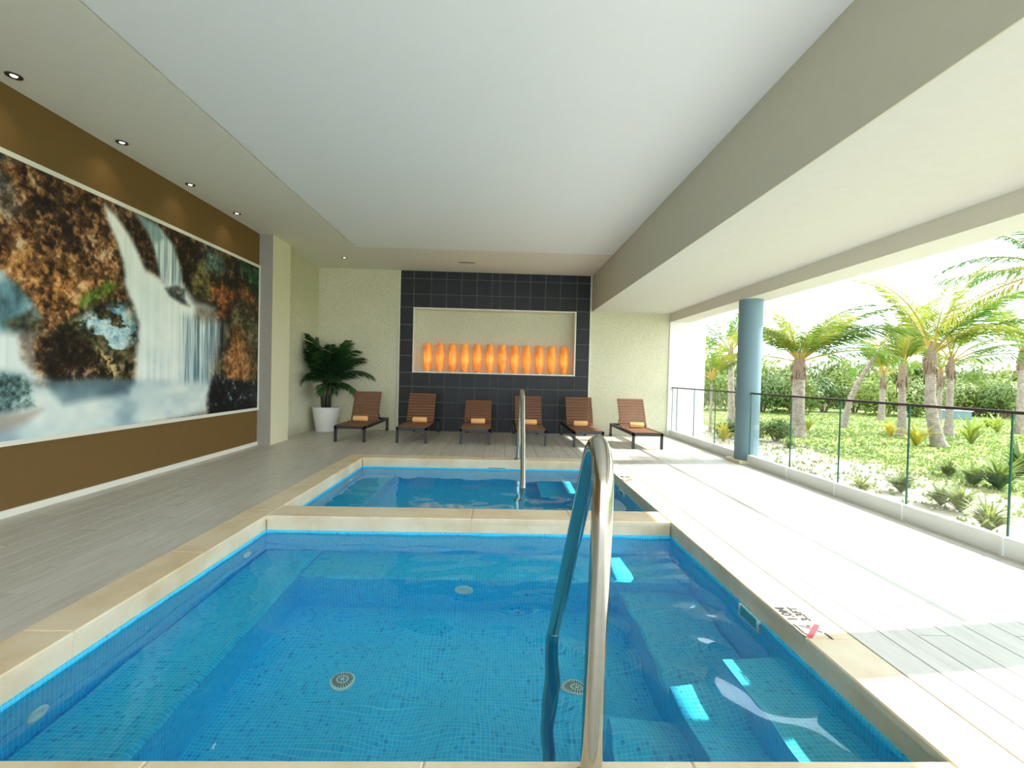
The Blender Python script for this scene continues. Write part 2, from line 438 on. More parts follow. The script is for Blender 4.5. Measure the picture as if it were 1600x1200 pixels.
# ceiling ring and the raised white panel
b = MB(); TX0, TY0, TY1 = -3.145, -1.5, 9.93
for (x0, x1, y0, y1) in ((XL, TX0, YN, YB+0.6), (TX0, XB, TY1, YB+0.6), (TX0, XB, YN, TY0)): b.box(x0, x1, y0, y1, ZC, 4.6)
ceil = struct(b.build('ceiling', M['soffit']), 'cream ceiling border with small downlights')
MB().box(TX0+0.035, XB-0.012, TY0, TY1, ZC, 4.6).build('ceiling_panel', M['panel'], ceil)['label'] = 'large smooth white ceiling panel'
struct(MB().box(XB, XO, YN, YB+0.6, ZS, 4.6).build('ceiling_bulkhead', [M['rsoffit']]), 'long dropped ceiling bulkhead towards the garden')
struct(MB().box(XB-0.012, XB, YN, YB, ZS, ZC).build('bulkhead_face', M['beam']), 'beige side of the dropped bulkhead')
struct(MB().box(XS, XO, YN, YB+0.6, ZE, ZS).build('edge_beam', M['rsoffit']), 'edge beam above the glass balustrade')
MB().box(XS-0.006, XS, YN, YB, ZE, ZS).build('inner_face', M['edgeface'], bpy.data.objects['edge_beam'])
struct(MB().box(XO, 5.86, YN, YB+0.6, 3.40, 4.6).build('roof_overhang', M['rsoffit']), 'roof overhang above the garden side')

# pillar on the left and the short pebble wall behind it
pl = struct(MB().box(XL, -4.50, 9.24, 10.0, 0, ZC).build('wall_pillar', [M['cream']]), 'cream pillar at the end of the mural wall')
MB().box(XL, -4.502, 9.225, 9.24, 0, ZC).build('shaded_face', M['shadedcream'], pl)  # pillar's camera-side face coloured grey, its shade put into the paint
struct(MB().box(XL, -4.70, 10.0, YB, 0, ZC).build('wall_side', M['pebble']), 'cream pebble-wash wall beside the potted palm')
MB().box(XL, -4.694, 10.0, 10.03, 0, ZC).build('metal_edge', M['metaltrim'], bpy.data.objects['wall_side'])

# back wall with the niche
TXa, TXb, NXa, NXb, NZa, NZb, ND = -2.60, 2.34, -2.225, 1.95, 1.55, 3.17, 0.34
b = MB()
b.box(XL, TXa, YB, YB+0.5, -0.3, 4.6); b.box(TXb, XS+0.01, YB, YB+0.5, -0.3, 4.6)
b.box(TXa, NXa-0.034, YB+0.008, YB+0.5, -0.3, 4.6, 1); b.box(NXb+0.034, TXb, YB+0.008, YB+0.5, -0.3, 4.6, 1)
b.box(NXa-0.034, NXb+0.034, YB+0.008, YB+0.5, -0.3, NZa-0.034, 1); b.box(NXa-0.034, NXb+0.034, YB+0.008, YB+0.5, NZb+0.034, 4.6, 1)
b.box(NXa-0.034, NXb+0.034, YB+ND, YB+0.5, NZa-0.034, NZb+0.034)
wback = struct(b.build('wall_back', [M['pebble'], M['grout']]), 'pebble-wash back wall with a black tiled centre')
# reveal lining and white frame of the niche
b = MB(); e = 0.035
b.box(NXa-e, NXb+e, YB-0.02, YB+ND, NZa-e, NZa); b.box(NXa-e, NXb+e, YB-0.02, YB+ND, NZb, NZb+e)
b.box(NXa-e, NXa, YB-0.02, YB+ND, NZa, NZb); b.box(NXb, NXb+e, YB-0.02, YB+ND, NZa, NZb)
b.build('niche_frame', M['trimwhite'], wback)
for nm, x in (('edge_strip', TXa-0.025), ('edge_strip', TXb-0.0)):
    MB().box(x, x+0.025, YB-0.03, YB, 0, ZC).build(nm, M['trimwhite'], wback)
# black tiles, one by one
cw = 0.394; xs = [TXa]
for i in range(6): xs.append(TXa+cw*(i+1))
xs.append(TXb-6*cw)
for i in range(6): xs.append(TXb-cw*(5-i))
zs = [0, 0.35, 0.75, 1.15, 1.55, 1.95, 2.35, 2.75, 3.15, 3.55, 3.95, ZC]
xs[1] = NXa-e; xs[-2] = NXb+e; zs[4] = NZa-e; zs[8] = NZb+e
cache = {}; g = 0.007
for i in range(len(xs)-1):
    for j in range(len(zs)-1):
        if 1 <= i < len(xs)-2 and 4 <= j < 8: continue
        k = (round(xs[i+1]-xs[i], 3), round(zs[j+1]-zs[j], 3))
        if k not in cache:
            R = Matrix.Rotation(math.radians(90), 4, 'X')
            cache[k] = MB().box(-k[0]/2+g, k[0]/2-g, -k[1]/2+g, k[1]/2-g, 0, 0.012, bev=0.002, mat=R).mesh('tile', M['tile'])
        link('tile', cache[k], wback, ((xs[i]+xs[i+1])/2, YB+0.010, (zs[j]+zs[j+1])/2))

struct(MB().box(XS, 5.42, YB-0.03, YB+0.5, -0.35, 3.6).build('wall_end', M['white']), 'white end wall beside the glass balustrade')
struct(MB().box(XL, XL+0.02, YN, 9.225, 0, 0.072).build('baseboard_left', M['trimwhite']), 'cream skirting under the mural')

# ------------------------------------------------------------------ the two plunge pools
ZW, ZF, ZBENCH, ZCF = -0.175, -1.18, -0.62, -0.15
MIDY = (NY0+FY1)/2
def stone_mesh(w, l, inner):     # inner: list of sides ('x0','x1','y0','y1') that face the water
    b = MB(); i = 0.012; gp = 0.0006
    b.box(-w/2+gp, w/2-gp, -l/2+gp, l/2-gp, -0.045, 0, bev=0.008)
    b.box(-w/2+(i if 'x0' in inner else gp), w/2-(i if 'x1' in inner else gp), -l/2+(i if 'y0' in inner else gp), l/2-(i if 'y1' in inner else gp), ZCF, -0.045)
    return b.mesh('coping_stone', M['coping'])
def coping(root, x0, x1, y0, y1, inner, along):
    n = max(1, round(((x1-x0) if along == 'x' else (y1-y0))/1.05)); me = None
    for i in range(n):
        if along == 'x': a, c, p, s = x0+(x1-x0)*i/n, x0+(x1-x0)*(i+1)/n, y0, y1
        else: a, c, p, s = x0, x1, y0+(y1-y0)*i/n, y0+(y1-y0)*(i+1)/n
        me = me or stone_mesh(c-a, s-p, inner)
        link('coping_stone', me, root, (Vector(((a+c)/2, (p+s)/2, 0)) - root.location))

def make_pool(y0, y1, flip, label):
    cx, cyy = (PX0+PX1)/2, (y0+y1)/2
    root = thing('plunge_pool', label, 'pool', (cx, cyy, 0))
    L = root.location
    Y = (lambda v: y0+v) if not flip else (lambda v: y1-v)     # v runs from the end with the steps
    def bx(b, x0, x1, v0, v1, z0, z1, bev=0.0, mi=0):
        a, c = sorted((Y(v0), Y(v1))); b.box(x0-L.x, x1-L.x, a-L.y, c-L.y, z0, z1, mi, bev=bev)
    D = y1-y0
    b = MB(); t = 0.15
    bx(b, PX0-t, PX1+t, -t, D+t, ZF-0.15, ZF)
    bx(b, PX0-t, PX0, -t, D+t, ZF, ZCF); bx(b, PX1, PX1+t, -t, D+t, ZF, ZCF)
    bx(b, PX0, PX1, -t, 0, ZF, ZCF); bx(b, PX0, PX1, D, D+t, ZF, ZCF)
    basin = b.build('basin', M['mosaic'], root)
    b = MB()
    bx(b, PX0, -1.78, 0, D, ZF, ZBENCH, 0.03); bx(b, -1.78, 1.12, 2.42, D, ZF, ZBENCH, 0.03); bx(b, 1.15, PX1, 0, 2.42, ZF, -0.84, 0.02); bx(b, 1.12, PX1, 2.42, D, ZF, ZBENCH, 0.03)
    bench = b.build('bench', M['mosaic'], root)
    recv = [basin, bench]
    for (x0, x1, v1, z) in ((1.455, PX1, 1.08, -0.34), (1.12, PX1, 1.05, ZBENCH), (0.70, 1.12, 0.98, -0.88)):
        b = MB(); bx(b, x0, x1, 0, v1, ZF if z <= ZBENCH else ZBENCH, z); st = b.build('step', M['mosaic'], root); recv.append(st)
    for o in recv: o.cycles.is_caustics_receiver = True
    # rippled water surface
    rng = random.Random(3 if flip else 11)
    waves = [(rng.uniform(0, 6.28), rng.uniform(0.16, 0.75), rng.uniform(0, 6.28)) for _ in range(22)]
    nx, ny = 190, 136
    X, Yg = np.meshgrid(np.linspace(PX0, PX1, nx), np.linspace(y0, y1, ny))
    Z = np.zeros_like(X)
    for a, lam, ph in waves:
        Z += 0.0030*lam*np.sin((X*math.cos(a)+Yg*math.sin(a))*2*math.pi/lam+ph)
    amp = 0.22*np.ones_like(X) if flip else 0.25+0.75*np.clip((X-PX0)/2.5, 0, 1)*np.clip((y1-Yg)/1.8, 0.25, 1)   # calmer by the walls
    Z = ZW+Z*amp
    vv = np.stack([X-L.x, Yg-L.y, Z], -1).reshape(-1, 3)
    idx = np.arange(nx*ny).reshape(ny, nx)
    ff = np.stack([idx[:-1, :-1], idx[:-1, 1:], idx[1:, 1:], idx[1:, :-1]], -1).reshape(-1, 4)
    me = bpy.data.meshes.new('water'); me.from_pydata(vv.tolist(), [], ff.tolist()); me.update(); me.materials.append(M['water'])
    me.polygons.foreach_set('use_smooth', [True]*len(me.polygons))
    w = link('water', me, root); w.cycles.is_caustics_caster = True
    return root, Y, recv

near, Yn, rcv1 = make_pool(NY0, NY1, False, 'nearer blue mosaic plunge pool with steps at its near right corner')
far, Yf, rcv2 = make_pool(FY0, FY1, True, 'farther blue mosaic plunge pool in front of the loungers')
YM = (NY1+FY0)/2
coping(near, CX0, PX0, CY0, YM, ['x1'], 'y'); coping(near, PX1, CX1, CY0, YM, ['x0'], 'y')
coping(far, CX0, PX0, YM, CY1, ['x1'], 'y'); coping(far, PX1, CX1, YM, CY1, ['x0'], 'y')
coping(near, PX0, PX1, CY0, NY0, ['y1'], 'x'); coping(near, PX0, PX1, NY1, FY0, ['y0', 'y1'], 'x'); coping(far, PX0, PX1, FY1, CY1, ['y0'], 'x')

def drain_meshes():
    b = MB(); b.lathe([(0.098, 0.0), (0.098, 0.010), (0.088, 0.016), (0.02, 0.018), (0.0005, 0.018)], 28)
    plate = b.mesh('drain_plate', M['plasticwhite'], False)
    s = MB()
    for k in range(24):
        R = Matrix.Rotation(2*math.pi*k/24, 4, 'Z'); s.box(0.050, 0.082, -0.0035, 0.0035, 0.012, 0.0195, mat=R)
    for k in range(10):
        R = Matrix.Rotation(2*math.pi*k/10, 4, 'Z'); s.box(0.018, 0.038, -0.0035, 0.0035, 0.012, 0.0195, mat=R)
    return plate, s.mesh('slots', M['slotdark'])
dp, ds = drain_meshes()
def drain(pool, x, y):
    o = link('floor_drain', dp, pool, Vector((x, y, ZF))-pool.location); link('slots', ds, o); o.cycles.is_caustics_receiver = True
drain(near, -1.07, 3.30); drain(near, 0.56, 3.26)
drain(far, -1.07, 2*MIDY-3.30); drain(far, 0.56, 2*MIDY-3.26)
b = MB(); b.lathe([(0.055, 0), (0.055, 0.012), (0.045, 0.018), (0.022, 0.018), (0.018, 0.008), (0.0005, 0.008)], 20)
jetm = b.mesh('jet_nozzle', M['plasticwhite'])
b = MB(); b.lathe([(0.075, 0), (0.075, 0.014), (0.062, 0.020), (0.042, 0.014), (0.0005, 0.016)], 26)
lightm = b.mesh('pool_light', M['plasticwhite'])
def fitting(pool, me, p, face):
    rot = {'+x': (0, math.radians(90), 0), '-y': (math.radians(90), 0, 0), '-x': (0, math.radians(-90), 0), '+y': (math.radians(-90), 0, 0)}[face]
    link(me.name, me, pool, Vector(p)-pool.location, rot)
for pool, sgn in ((near, 1), (far, -1)):
    my = (lambda y: y) if sgn == 1 else (lambda y: 2*MIDY-y)
    fitting(pool, jetm, (PX0, my(4.40), -0.40), '+x'); fitting(pool, jetm, (PX0, my(2.42), -0.45), '+x')
    fitting(pool, lightm, (-0.28, my(NY0+2.42), -0.82), '-y' if sgn == 1 else '+y')
# skimmer mouths
b = MB(); b.box(-0.012, 0.0, -0.13, 0.13, -0.16, 0.0); b.box(-0.02, 0.0, -0.13, -0.11, -0.16, 0.0); b.box(-0.02, 0.0, 0.11, 0.13, -0.16, 0.0); b.box(-0.02, 0.0, -0.13, 0.13, -0.16, -0.145)
sk = b.mesh('skimmer_frame', M['plasticwhite'])
skd = MB().box(-0.016, -0.012, -0.105, 0.105, -0.14, -0.005).mesh('skimmer_mouth', simple('teal_skimmer_mouth', (0.05, 0.42, 0.48, 1), 0.4, 0, 20))
def skimmer(pool, p, rz=0.0):
    o = link('skimmer', sk, pool, Vector(p)-pool.location, (0, 0, rz)); link('skimmer_mouth', skd, o); return o
skimmer(near, (PX1, 3.22, ZCF)); skimmer(far, (PX1, 2*MIDY-3.22, ZCF))
o = MB().box(-0.15, 0.15, -0.006, 0.0, -0.05, 0.008).build('overflow_slot', M['slotdark'], far, loc=Vector((0.0, FY1+0.012, ZCF))-far.location)

# handrails
def handrail(flip, label):
    my = (lambda y: y) if not flip else (lambda y: 2*MIDY-y)
    bx0, by0 = 0.373, my(1.66)
    root = thing('pool_handrail', label, 'handrail', (bx0, by0, 0), 0, 'steel handrails of the two pools')
    keys = [(0.385, 1.66, 0.0), (0.39, 1.665, 0.4), (0.40, 1.675, 0.8), (0.405, 1.685, 1.02), (0.41, 1.71, 1.13), (0.415, 1.775, 1.205), (0.42, 1.86, 1.225), (0.42, 1.95, 1.18), (0.42, 2.02, 1.10),
            (0.418, 2.35, 0.67), (0.414, 2.70, 0.21), (0.41, 2.97, -0.145), (0.405, 3.00, -0.24), (0.395, 2.96, -0.40), (0.38, 2.78, -0.75), (0.362, 2.60, ZF)]
    P = [Vector((x-0.012, my(y), z))-root.location for x, y, z in keys]
    pts = []
    for i in range(len(P)-1):                                  # Catmull-Rom
        p0, p1, p2, p3 = P[max(i-1, 0)], P[i], P[i+1], P[min(i+2, len(P)-1)]
        for k in range(6):
            t = k/6; pts.append(0.5*((2*p1)+(p2-p0)*t+(2*p0-5*p1+4*p2-p3)*t*t+(3*p1-p0-3*p2+p3)*t**3))
    pts.append(P[-1])
    b = MB(); b.tube(pts, 0.040, 20); b.build('tube', M['steel'], root, True)
    b = MB(); b.lathe([(0.075, 0.0), (0.073, 0.012), (0.045, 0.03), (0.038, 0.03)], 24); b.build('base_flange', M['steel'], root, True)
    b = MB(); b.lathe([(0.065, 0.0), (0.062, 0.012), (0.038, 0.022)], 24); b.build('base_flange', M['steel'], root, True, loc=P[-1])
handrail(False, 'thick steel handrail rising out of the nearer pool in the foreground')
handrail(True, 'slim-looking steel handrail standing in the farther pool before the loungers')

# painted depth markings on the deck beside the pools
def text_mesh(s, size, mat):
    cu = bpy.data.curves.new('lettering', 'FONT'); cu.body = s; cu.size = size; cu.extrude = 0.0004; cu.offset = 0.003; cu.align_x = 'LEFT'
    tmp = bpy.data.objects.new('tmp', cu); COL.objects.link(tmp)
    dg = bpy.context.evaluated_depsgraph_get(); me = bpy.data.meshes.new_from_object(tmp.evaluated_get(dg))
    bpy.data.objects.remove(tmp); me.materials.clear(); me.materials.append(mat); return me
tm1, tm2 = text_mesh('1.0M', 0.085, M['ink']), text_mesh('3.3FT', 0.075, M['ink'])
def stroke(b, pts, w):
    pts = [Vector(p) for p in pts]
    for p, q in zip(pts[:-1], pts[1:]):
        d = (q-p); n = Vector((-d.y, d.x, 0)).normalized()*w/2
        b.quad(p-n, q-n, q+n, p+n)
ORG = Vector((1.87, 2.62, 0.0012))
def zp(x, y): return Vector(pix_z(1180+x/10, 920+y/10, 0.0)) - Vector((ORG.x, ORG.y, 0)) + Vector((0, 0, 0))
def marking(label, org):
    root = thing('depth_marking', label, 'pool marking', org)
    link('lettering', tm1, root, (0.055, 0.20, 0.0), (0, 0, math.pi/2)); link('lettering', tm2, root, (0.135, 0.20, 0.0), (0, 0, math.pi/2))
    b = MB()
    for w in ([(530, 550), (590, 585), (640, 640), (700, 690), (790, 760)], [(590, 550), (660, 600), (710, 650), (760, 690), (815, 720)]): stroke(b, [zp(*p) for p in w], 0.014)
    stroke(b, [zp(680, 570), zp(780, 598), zp(870, 625)], 0.012); stroke(b, [zp(800, 578), zp(860, 590)], 0.022)
    stroke(b, [zp(960, 655), zp(1050, 685)], 0.016); stroke(b, [zp(1080, 690), zp(1150, 740), zp(1215, 795)], 0.013)
    b.build('diver_symbol', M['ink'], root)
    b = MB(); stroke(b, [zp(965, 565), zp(845, 765)], 0.030); o = b.build('red_slash', M['redink'], root, loc=(0, 0, 0.0006))
marking('painted no-diving symbol with depth figures beside the nearer pool', ORG)
marking('painted no-diving symbol with depth figures beside the farther pool', Vector((1.88, 6.62, 0.0012)))

# ------------------------------------------------------------------ waterfall mural
def vnoise(x, y, seed):
    xi, yi = np.floor(x).astype(np.int64), np.floor(y).astype(np.int64); fx, fy = x-xi, y-yi
    fx, fy = fx*fx*(3-2*fx), fy*fy*(3-2*fy)
    def h(i, j):
        n = (i*374761393 + j*668265263 + seed*1442695041) & 0x7fffffff
        n = ((n ^ (n >> 13))*1274126177) & 0x7fffffff
        return ((n ^ (n >> 16)) & 0xffff)/65535.0
    return (h(xi, yi)*(1-fx)+h(xi+1, yi)*fx)*(1-fy)+(h(xi, yi+1)*(1-fx)+h(xi+1, yi+1)*fx)*fy
def fbm(x, y, seed, oc=5, gain=0.55):
    s = 0; a = 1; t = 0
    for k in range(oc): s = s+a*vnoise(x*2**k, y*2**k, seed+k*17); t += a; a *= gain
    return s/t
def soft_poly(u, v, pts, soft):
    P = np.array(pts, float); n = len(P); inside = np.zeros(u.shape, bool); d = np.full(u.shape, 1e9)
    for i in range(n):
        (x1, y1), (x2, y2) = P[i], P[(i+1) % n]
        if y1 != y2:
            c = ((y1 > v) != (y2 > v)) & (u < (x2-x1)*(v-y1)/(y2-y1)+x1); inside ^= c
        ex, ey = x2-x1, y2-y1; t = np.clip(((u-x1)*ex+(v-y1)*ey)/(ex*ex+ey*ey+1e-9), 0, 1)
        d = np.minimum(d, np.hypot(u-x1-t*ex, v-y1-t*ey))
    sd = np.where(inside, d, -d); k = np.clip(sd/soft*0.5+0.5, 0, 1); return k*k*(3-2*k)
MY0, MY1, MZ0, MZ1 = 2.1, 9.18, 0.745, 3.475
def paint_mural():
    ys = np.concatenate([np.linspace(MY0, 4.3, 40)[:-1], 1/np.linspace(1/4.3, 1/MY1, 400)]); zs_ = np.linspace(MZ0, MZ1, 300)
    Yg, Zg = np.meshgrid(ys, zs_)
    r, uu, d = (np.array(a) for a in (CR, CU, CD))
    P = np.stack([np.full_like(Yg, XL), Yg, Zg-EYE], -1); dz = P@d
    u = 800+F_PX*(P@r)/dz; v = 600-F_PX*(P@uu)/dz
    n_lo = fbm(Yg*2.2, Zg*2.2, 1); n_md = fbm(Yg*7, Zg*6, 5); n_hi = fbm(Yg*22, Zg*20, 9, 4, 0.65); n_cr = fbm(Yg*11+n_md*2, Zg*9, 21)
    col = lambda r_, g_, b_: np.array([r_, g_, b_], float)/255
    def lay(img, mask, c): return img*(1-mask[..., None])+c*mask[..., None]
    def ramp(t, stops):
        xs_ = [s[0] for s in stops]; return np.stack([np.interp(t, xs_, [s[1][k]/255 for s in stops]) for k in range(3)], -1)
    jag = (n_md-0.5)*18; uj, vj = u+jag, v+(n_lo-0.5)*14
    st = 1.35   # contrast of the rock grain
    g = np.clip(0.5+(n_md*0.45+n_hi*0.55-0.5)*2*st, 0, 1)
    rock = ramp(g, [(0, (20, 15, 12)), (0.25, (62, 43, 31)), (0.45, (112, 78, 52)), (0.62, (158, 110, 68)), (0.8, (194, 150, 104)), (1, (220, 196, 160))])
    ink = np.clip((0.47-n_cr)*9, 0, 1); img = lay(rock, ink*0.62, col(30, 21, 15))
    grey = np.clip((fbm(Yg*3.1, Zg*2.7, 40)-0.56)*9, 0, 1)*np.clip((330-v)/120+0.6, 0, 1)
    img = lay(img, grey*0.55, ramp(g, [(0, (22, 26, 30)), (0.6, (96, 104, 112)), (1, (170, 184, 190))]))
    upper = soft_poly(uj, vj, [(-400, 0), (170, 200), (170, 400), (60, 380), (-400, 360)], 60); img = img*(1-0.18*upper[..., None])
    orange = soft_poly(uj, vj, [(-200, 360), (60, 390), (120, 420), (150, 440), (110, 490), (60, 490), (10, 430), (-200, 420)], 40)
    img = lay(img, orange*0.38*np.clip(g*1.6, 0, 1), col(206, 134, 56))
    # right hand side: dark cliffs, olive and rusty rocks
    img = lay(img, soft_poly(uj, vj, [(182, 320), (240, 350), (420, 410), (420, 660), (300, 520), (260, 450), (190, 380)], 12), ramp(g, [(0, (6, 8, 8)), (0.5, (34, 26, 20)), (0.8, (74, 52, 36)), (1, (120, 92, 66))]))
    img = lay(img, soft_poly(uj, vj, [(300, 410), (318, 405), (330, 430), (332, 470), (318, 474), (298, 455), (294, 430)], 8), ramp(g, [(0, (24, 24, 14)), (0.5, (82, 76, 42)), (1, (150, 136, 84))]))
    img = lay(img, soft_poly(uj, vj, [(318, 388), (340, 392), (350, 420), (336, 430), (320, 415)], 10)*0.85, ramp(g, [(0, (30, 50, 46)), (0.5, (82, 110, 100)), (1, (140, 164, 150))]))
    img = lay(img, soft_poly(uj, vj, [(330, 450), (345, 442), (368, 455), (366, 480), (352, 500), (338, 495)], 6), ramp(g, [(0, (30, 14, 8)), (0.5, (122, 70, 38)), (1, (190, 124, 72))]))
    img = lay(img, soft_poly(uj, vj, [(368, 440), (388, 455), (402, 480), (402, 505), (388, 495), (374, 468)], 6), ramp(g, [(0, (40, 24, 14)), (0.5, (130, 88, 50)), (1, (186, 140, 88))]))
    img = lay(img, soft_poly(u, v, [(358, 385), (420, 420), (420, 470), (392, 455), (372, 420)], 10), ramp(g, [(0, (4, 8, 6)), (0.6, (20, 44, 28)), (1, (66, 110, 70))]))
    boul = soft_poly(u+jag*0.3, v, [(352, 510), (362, 478), (372, 468), (388, 484), (404, 508), (404, 640), (335, 640), (332, 600), (342, 555)], 5)
    img = img*(1-0.6*soft_poly(u+jag*0.3, v, [(345, 512), (358, 472), (372, 458), (392, 478), (410, 500), (410, 645), (328, 645), (326, 600), (336, 555)], 8)[..., None])
    img = lay(img, boul, ramp(g, [(0, (20, 20, 14)), (0.5, (74, 66, 44)), (1, (128, 116, 82))]))
    img = lay(img, soft_poly(uj, vj, [(358, 520), (372, 515), (385, 550), (395, 580), (380, 600), (352, 598), (350, 560)], 14)*0.9, ramp(g, [(0, (56, 30, 16)), (0.5, (150, 96, 54)), (1, (206, 152, 98))]))
    # pale water masses
    streak = fbm(Yg*26, Zg*0.8, 60, 3); streak2 = fbm(Yg*60+Zg*0.6, Zg*0.9, 71, 3); soft_n = fbm(Yg*2.0, Zg*3.0, 80, 3)
    wcol = ramp(np.clip(0.62+(streak-0.5)*0.6+(streak2-0.5)*0.25+(soft_n-0.5)*0.7, 0, 1), [(0, (176, 192, 192)), (0.4, (212, 220, 214)), (1, (232, 236, 228))])
    blue = ramp(np.clip(0.5+(streak2-0.5)*1.9+(streak-0.5)*1.2, 0, 1), [(0, (36, 56, 70)), (0.4, (104, 138, 150)), (0.7, (168, 188, 190)), (1, (220, 228, 222))])
    s1 = soft_poly(u, v, [(160, 318), (170, 330), (182, 342), (199, 366), (213, 394), (226, 424), (250, 438), (240, 460), (205, 470), (194, 446), (190, 410), (178, 374), (163, 338)], 5)
    s2 = soft_poly(u, v, [(213, 336), (236, 350), (249, 358), (268, 382), (280, 418), (284, 452), (262, 452), (248, 434), (240, 396), (232, 368)], 4)
    top2 = soft_poly(u, v, [(205, 330), (238, 345), (256, 372), (240, 380), (230, 366)], 5)
    body = soft_poly(u, v, [(194, 440), (226, 424), (262, 444), (284, 446), (302, 472), (332, 482), (336, 506), (322, 560), (312, 612), (205, 612), (208, 560), (212, 510), (204, 480)], 9)
    curt = soft_poly(u, v, [(286, 496), (345, 504), (349, 512), (336, 570), (330, 604), (282, 606)], 13)
    brownlip = soft_poly(u, v, [(305, 478), (333, 484), (340, 504), (318, 508), (300, 500)], 7)
    img = lay(img, s2, blue*0.55+wcol*0.45); img = lay(img, top2*0.7, col(110, 138, 140)); img = lay(img, s1, wcol)
    img = lay(img, body, wcol); img = lay(img, brownlip*0.75, ramp(g, [(0, (70, 60, 50)), (1, (150, 128, 100))])); img = lay(img, curt*0.85, blue)
    img = lay(img, soft_poly(uj*0.3+u*0.7, v, [(256, 450), (274, 446), (286, 452), (286, 466), (294, 478), (280, 474), (262, 462)], 4)*0.9, ramp(g, [(0, (14, 20, 22)), (0.6, (70, 78, 74)), (1, (150, 120, 90))]))
    # wet boulder with moss, left of the fall
    img = lay(img, soft_poly(uj, vj, [(74, 520), (100, 505), (128, 482), (170, 462), (200, 470), (208, 500), (206, 560), (200, 600), (80, 600), (55, 560)], 8), ramp(g, [(0, (12, 14, 10)), (0.5, (50, 48, 30)), (1, (112, 106, 72))]))
    gl = soft_poly(uj, vj, [(118, 505), (150, 486), (185, 470), (203, 486), (206, 530), (190, 565), (160, 545), (128, 522)], 10)*np.clip((fbm(Yg*5, Zg*9, 90)-0.46)*14, 0, 1)
    img = lay(img, gl*0.95, ramp(g, [(0, (90, 140, 160)), (0.5, (160, 196, 204)), (1, (216, 230, 230))]))
    dk = soft_poly(uj, vj, [(54, 556), (62, 532), (92, 520), (122, 535), (152, 560), (170, 594), (80, 596), (58, 578)], 8)
    img = lay(img, dk*0.95, ramp(g, [(0, (10, 8, 6)), (0.6, (38, 28, 20)), (0.85, (86, 66, 44)), (1, (150, 124, 92))]))
    img = lay(img, soft_poly(uj, vj, [(150, 545), (172, 560), (188, 572), (178, 596), (166, 598), (158, 570)], 5)*np.clip((n_hi-0.42)*7, 0, 1), col(204, 172, 122))
    img = lay(img, soft_poly(uj, vj, [(122, 470), (150, 446), (168, 434), (182, 440), (172, 458), (142, 474), (128, 484)], 7)*np.clip(g*1.5, 0, 1)*0.9, ramp(g, [(0, (24, 42, 10)), (1, (104, 136, 48))]))
    # left fall and teal stones
    img = lay(img, soft_poly(u, v, [(-300, 300), (0, 424), (24, 446), (48, 474), (60, 496), (42, 512), (0, 528), (-300, 520)], 8), ramp(np.clip(fbm(Yg*6, Zg*3, 33)*1.5-0.25, 0, 1), [(0, (36, 56, 58)), (0.5, (96, 134, 142)), (1, (176, 204, 206))]))
    img = lay(img, soft_poly(uj, vj, [(2, 500), (46, 484), (62, 505), (70, 522), (50, 520), (20, 518)], 7)*0.8, ramp(g, [(0, (20, 22, 14)), (1, (100, 96, 66))]))
    img = lay(img, soft_poly(u, v, [(-300, 520), (0, 518), (28, 520), (34, 560), (50, 580), (72, 596), (0, 600), (-300, 620)], 12), wcol)
    img = lay(img, soft_poly(u, v, [(28, 516), (52, 520), (50, 550), (52, 572), (36, 566)], 7)*0.8, ramp(streak, [(0, (90, 82, 78)), (1, (170, 166, 160))]))
    img = lay(img, soft_poly(u, v, [(-300, 596), (0, 578), (34, 580), (54, 600), (90, 604), (150, 596), (210, 596), (330, 596), (324, 645), (200, 670), (0, 700), (-300, 750)], 10), ramp(np.clip(soft_n*1.7-0.35+(v-600)/400, 0, 1), [(0, (136, 160, 168)), (0.5, (184, 200, 200)), (1, (214, 220, 212))]))
    img = lay(img, soft_poly(u, v, [(70, 596), (140, 592), (206, 596), (196, 614), (130, 626), (96, 632), (78, 614)], 9)*0.85, ramp(np.clip(soft_n*1.5-0.25, 0, 1), [(0, (48, 68, 78)), (1, (120, 148, 156))]))
    img = lay(img, soft_poly(uj, v, [(-300, 600), (0, 582), (34, 588), (50, 606), (50, 634), (24, 642), (0, 644), (-300, 660)], 8)*0.9, ramp(g, [(0, (20, 40, 42)), (0.5, (84, 112, 110)), (1, (176, 196, 190))]))
    img = lay(img, soft_poly(u, v, [(-300, 670), (0, 648), (62, 640), (34, 662), (0, 676), (-300, 700)], 10)*0.7, col(150, 134, 122))
    img = lay(img, soft_poly(u+jag*0.4, v, [(322, 620), (326, 598), (336, 584), (360, 592), (404, 598), (404, 650), (322, 650)], 5), ramp(g, [(0, (6, 9, 12)), (0.55, (22, 26, 28)), (0.85, (58, 68, 74)), (1, (130, 146, 154))]))
    img = np.clip(img*1.10, 0, 1)
    lin = np.where(img <= 0.04045, img/12.92, ((img+0.055)/1.055)**2.4)
    ny_, nx_ = Yg.shape
    vv = np.stack([np.zeros_like(Yg), Yg-(MY0+MY1)/2, Zg-MZ0], -1).reshape(-1, 3)
    idx = np.arange(nx_*ny_).reshape(ny_, nx_)
    ff = np.stack([idx[:-1, :-1], idx[:-1, 1:], idx[1:, 1:], idx[1:, :-1]], -1).reshape(-1, 4)
    me = bpy.data.meshes.new('print'); me.from_pydata(vv.tolist(), [], ff.tolist()); me.update()
    at = me.color_attributes.new('ink', 'FLOAT_COLOR', 'POINT')
    at.data.foreach_set('color', np.concatenate([lin.reshape(-1, 3), np.ones((nx_*ny_, 1))], 1).astype(np.float32).ravel())
    q = NT('printed_mural'); a = q.n('Attribute', attribute_name='ink')
    me.materials.append(q.fin(a.outputs['Color'], 0.42, spec=0.25))
    return me
mural = thing('wall_mural', 'large framed photo mural of a rocky waterfall on the brown wall', 'mural', (XL, (MY0+MY1)/2, MZ0))
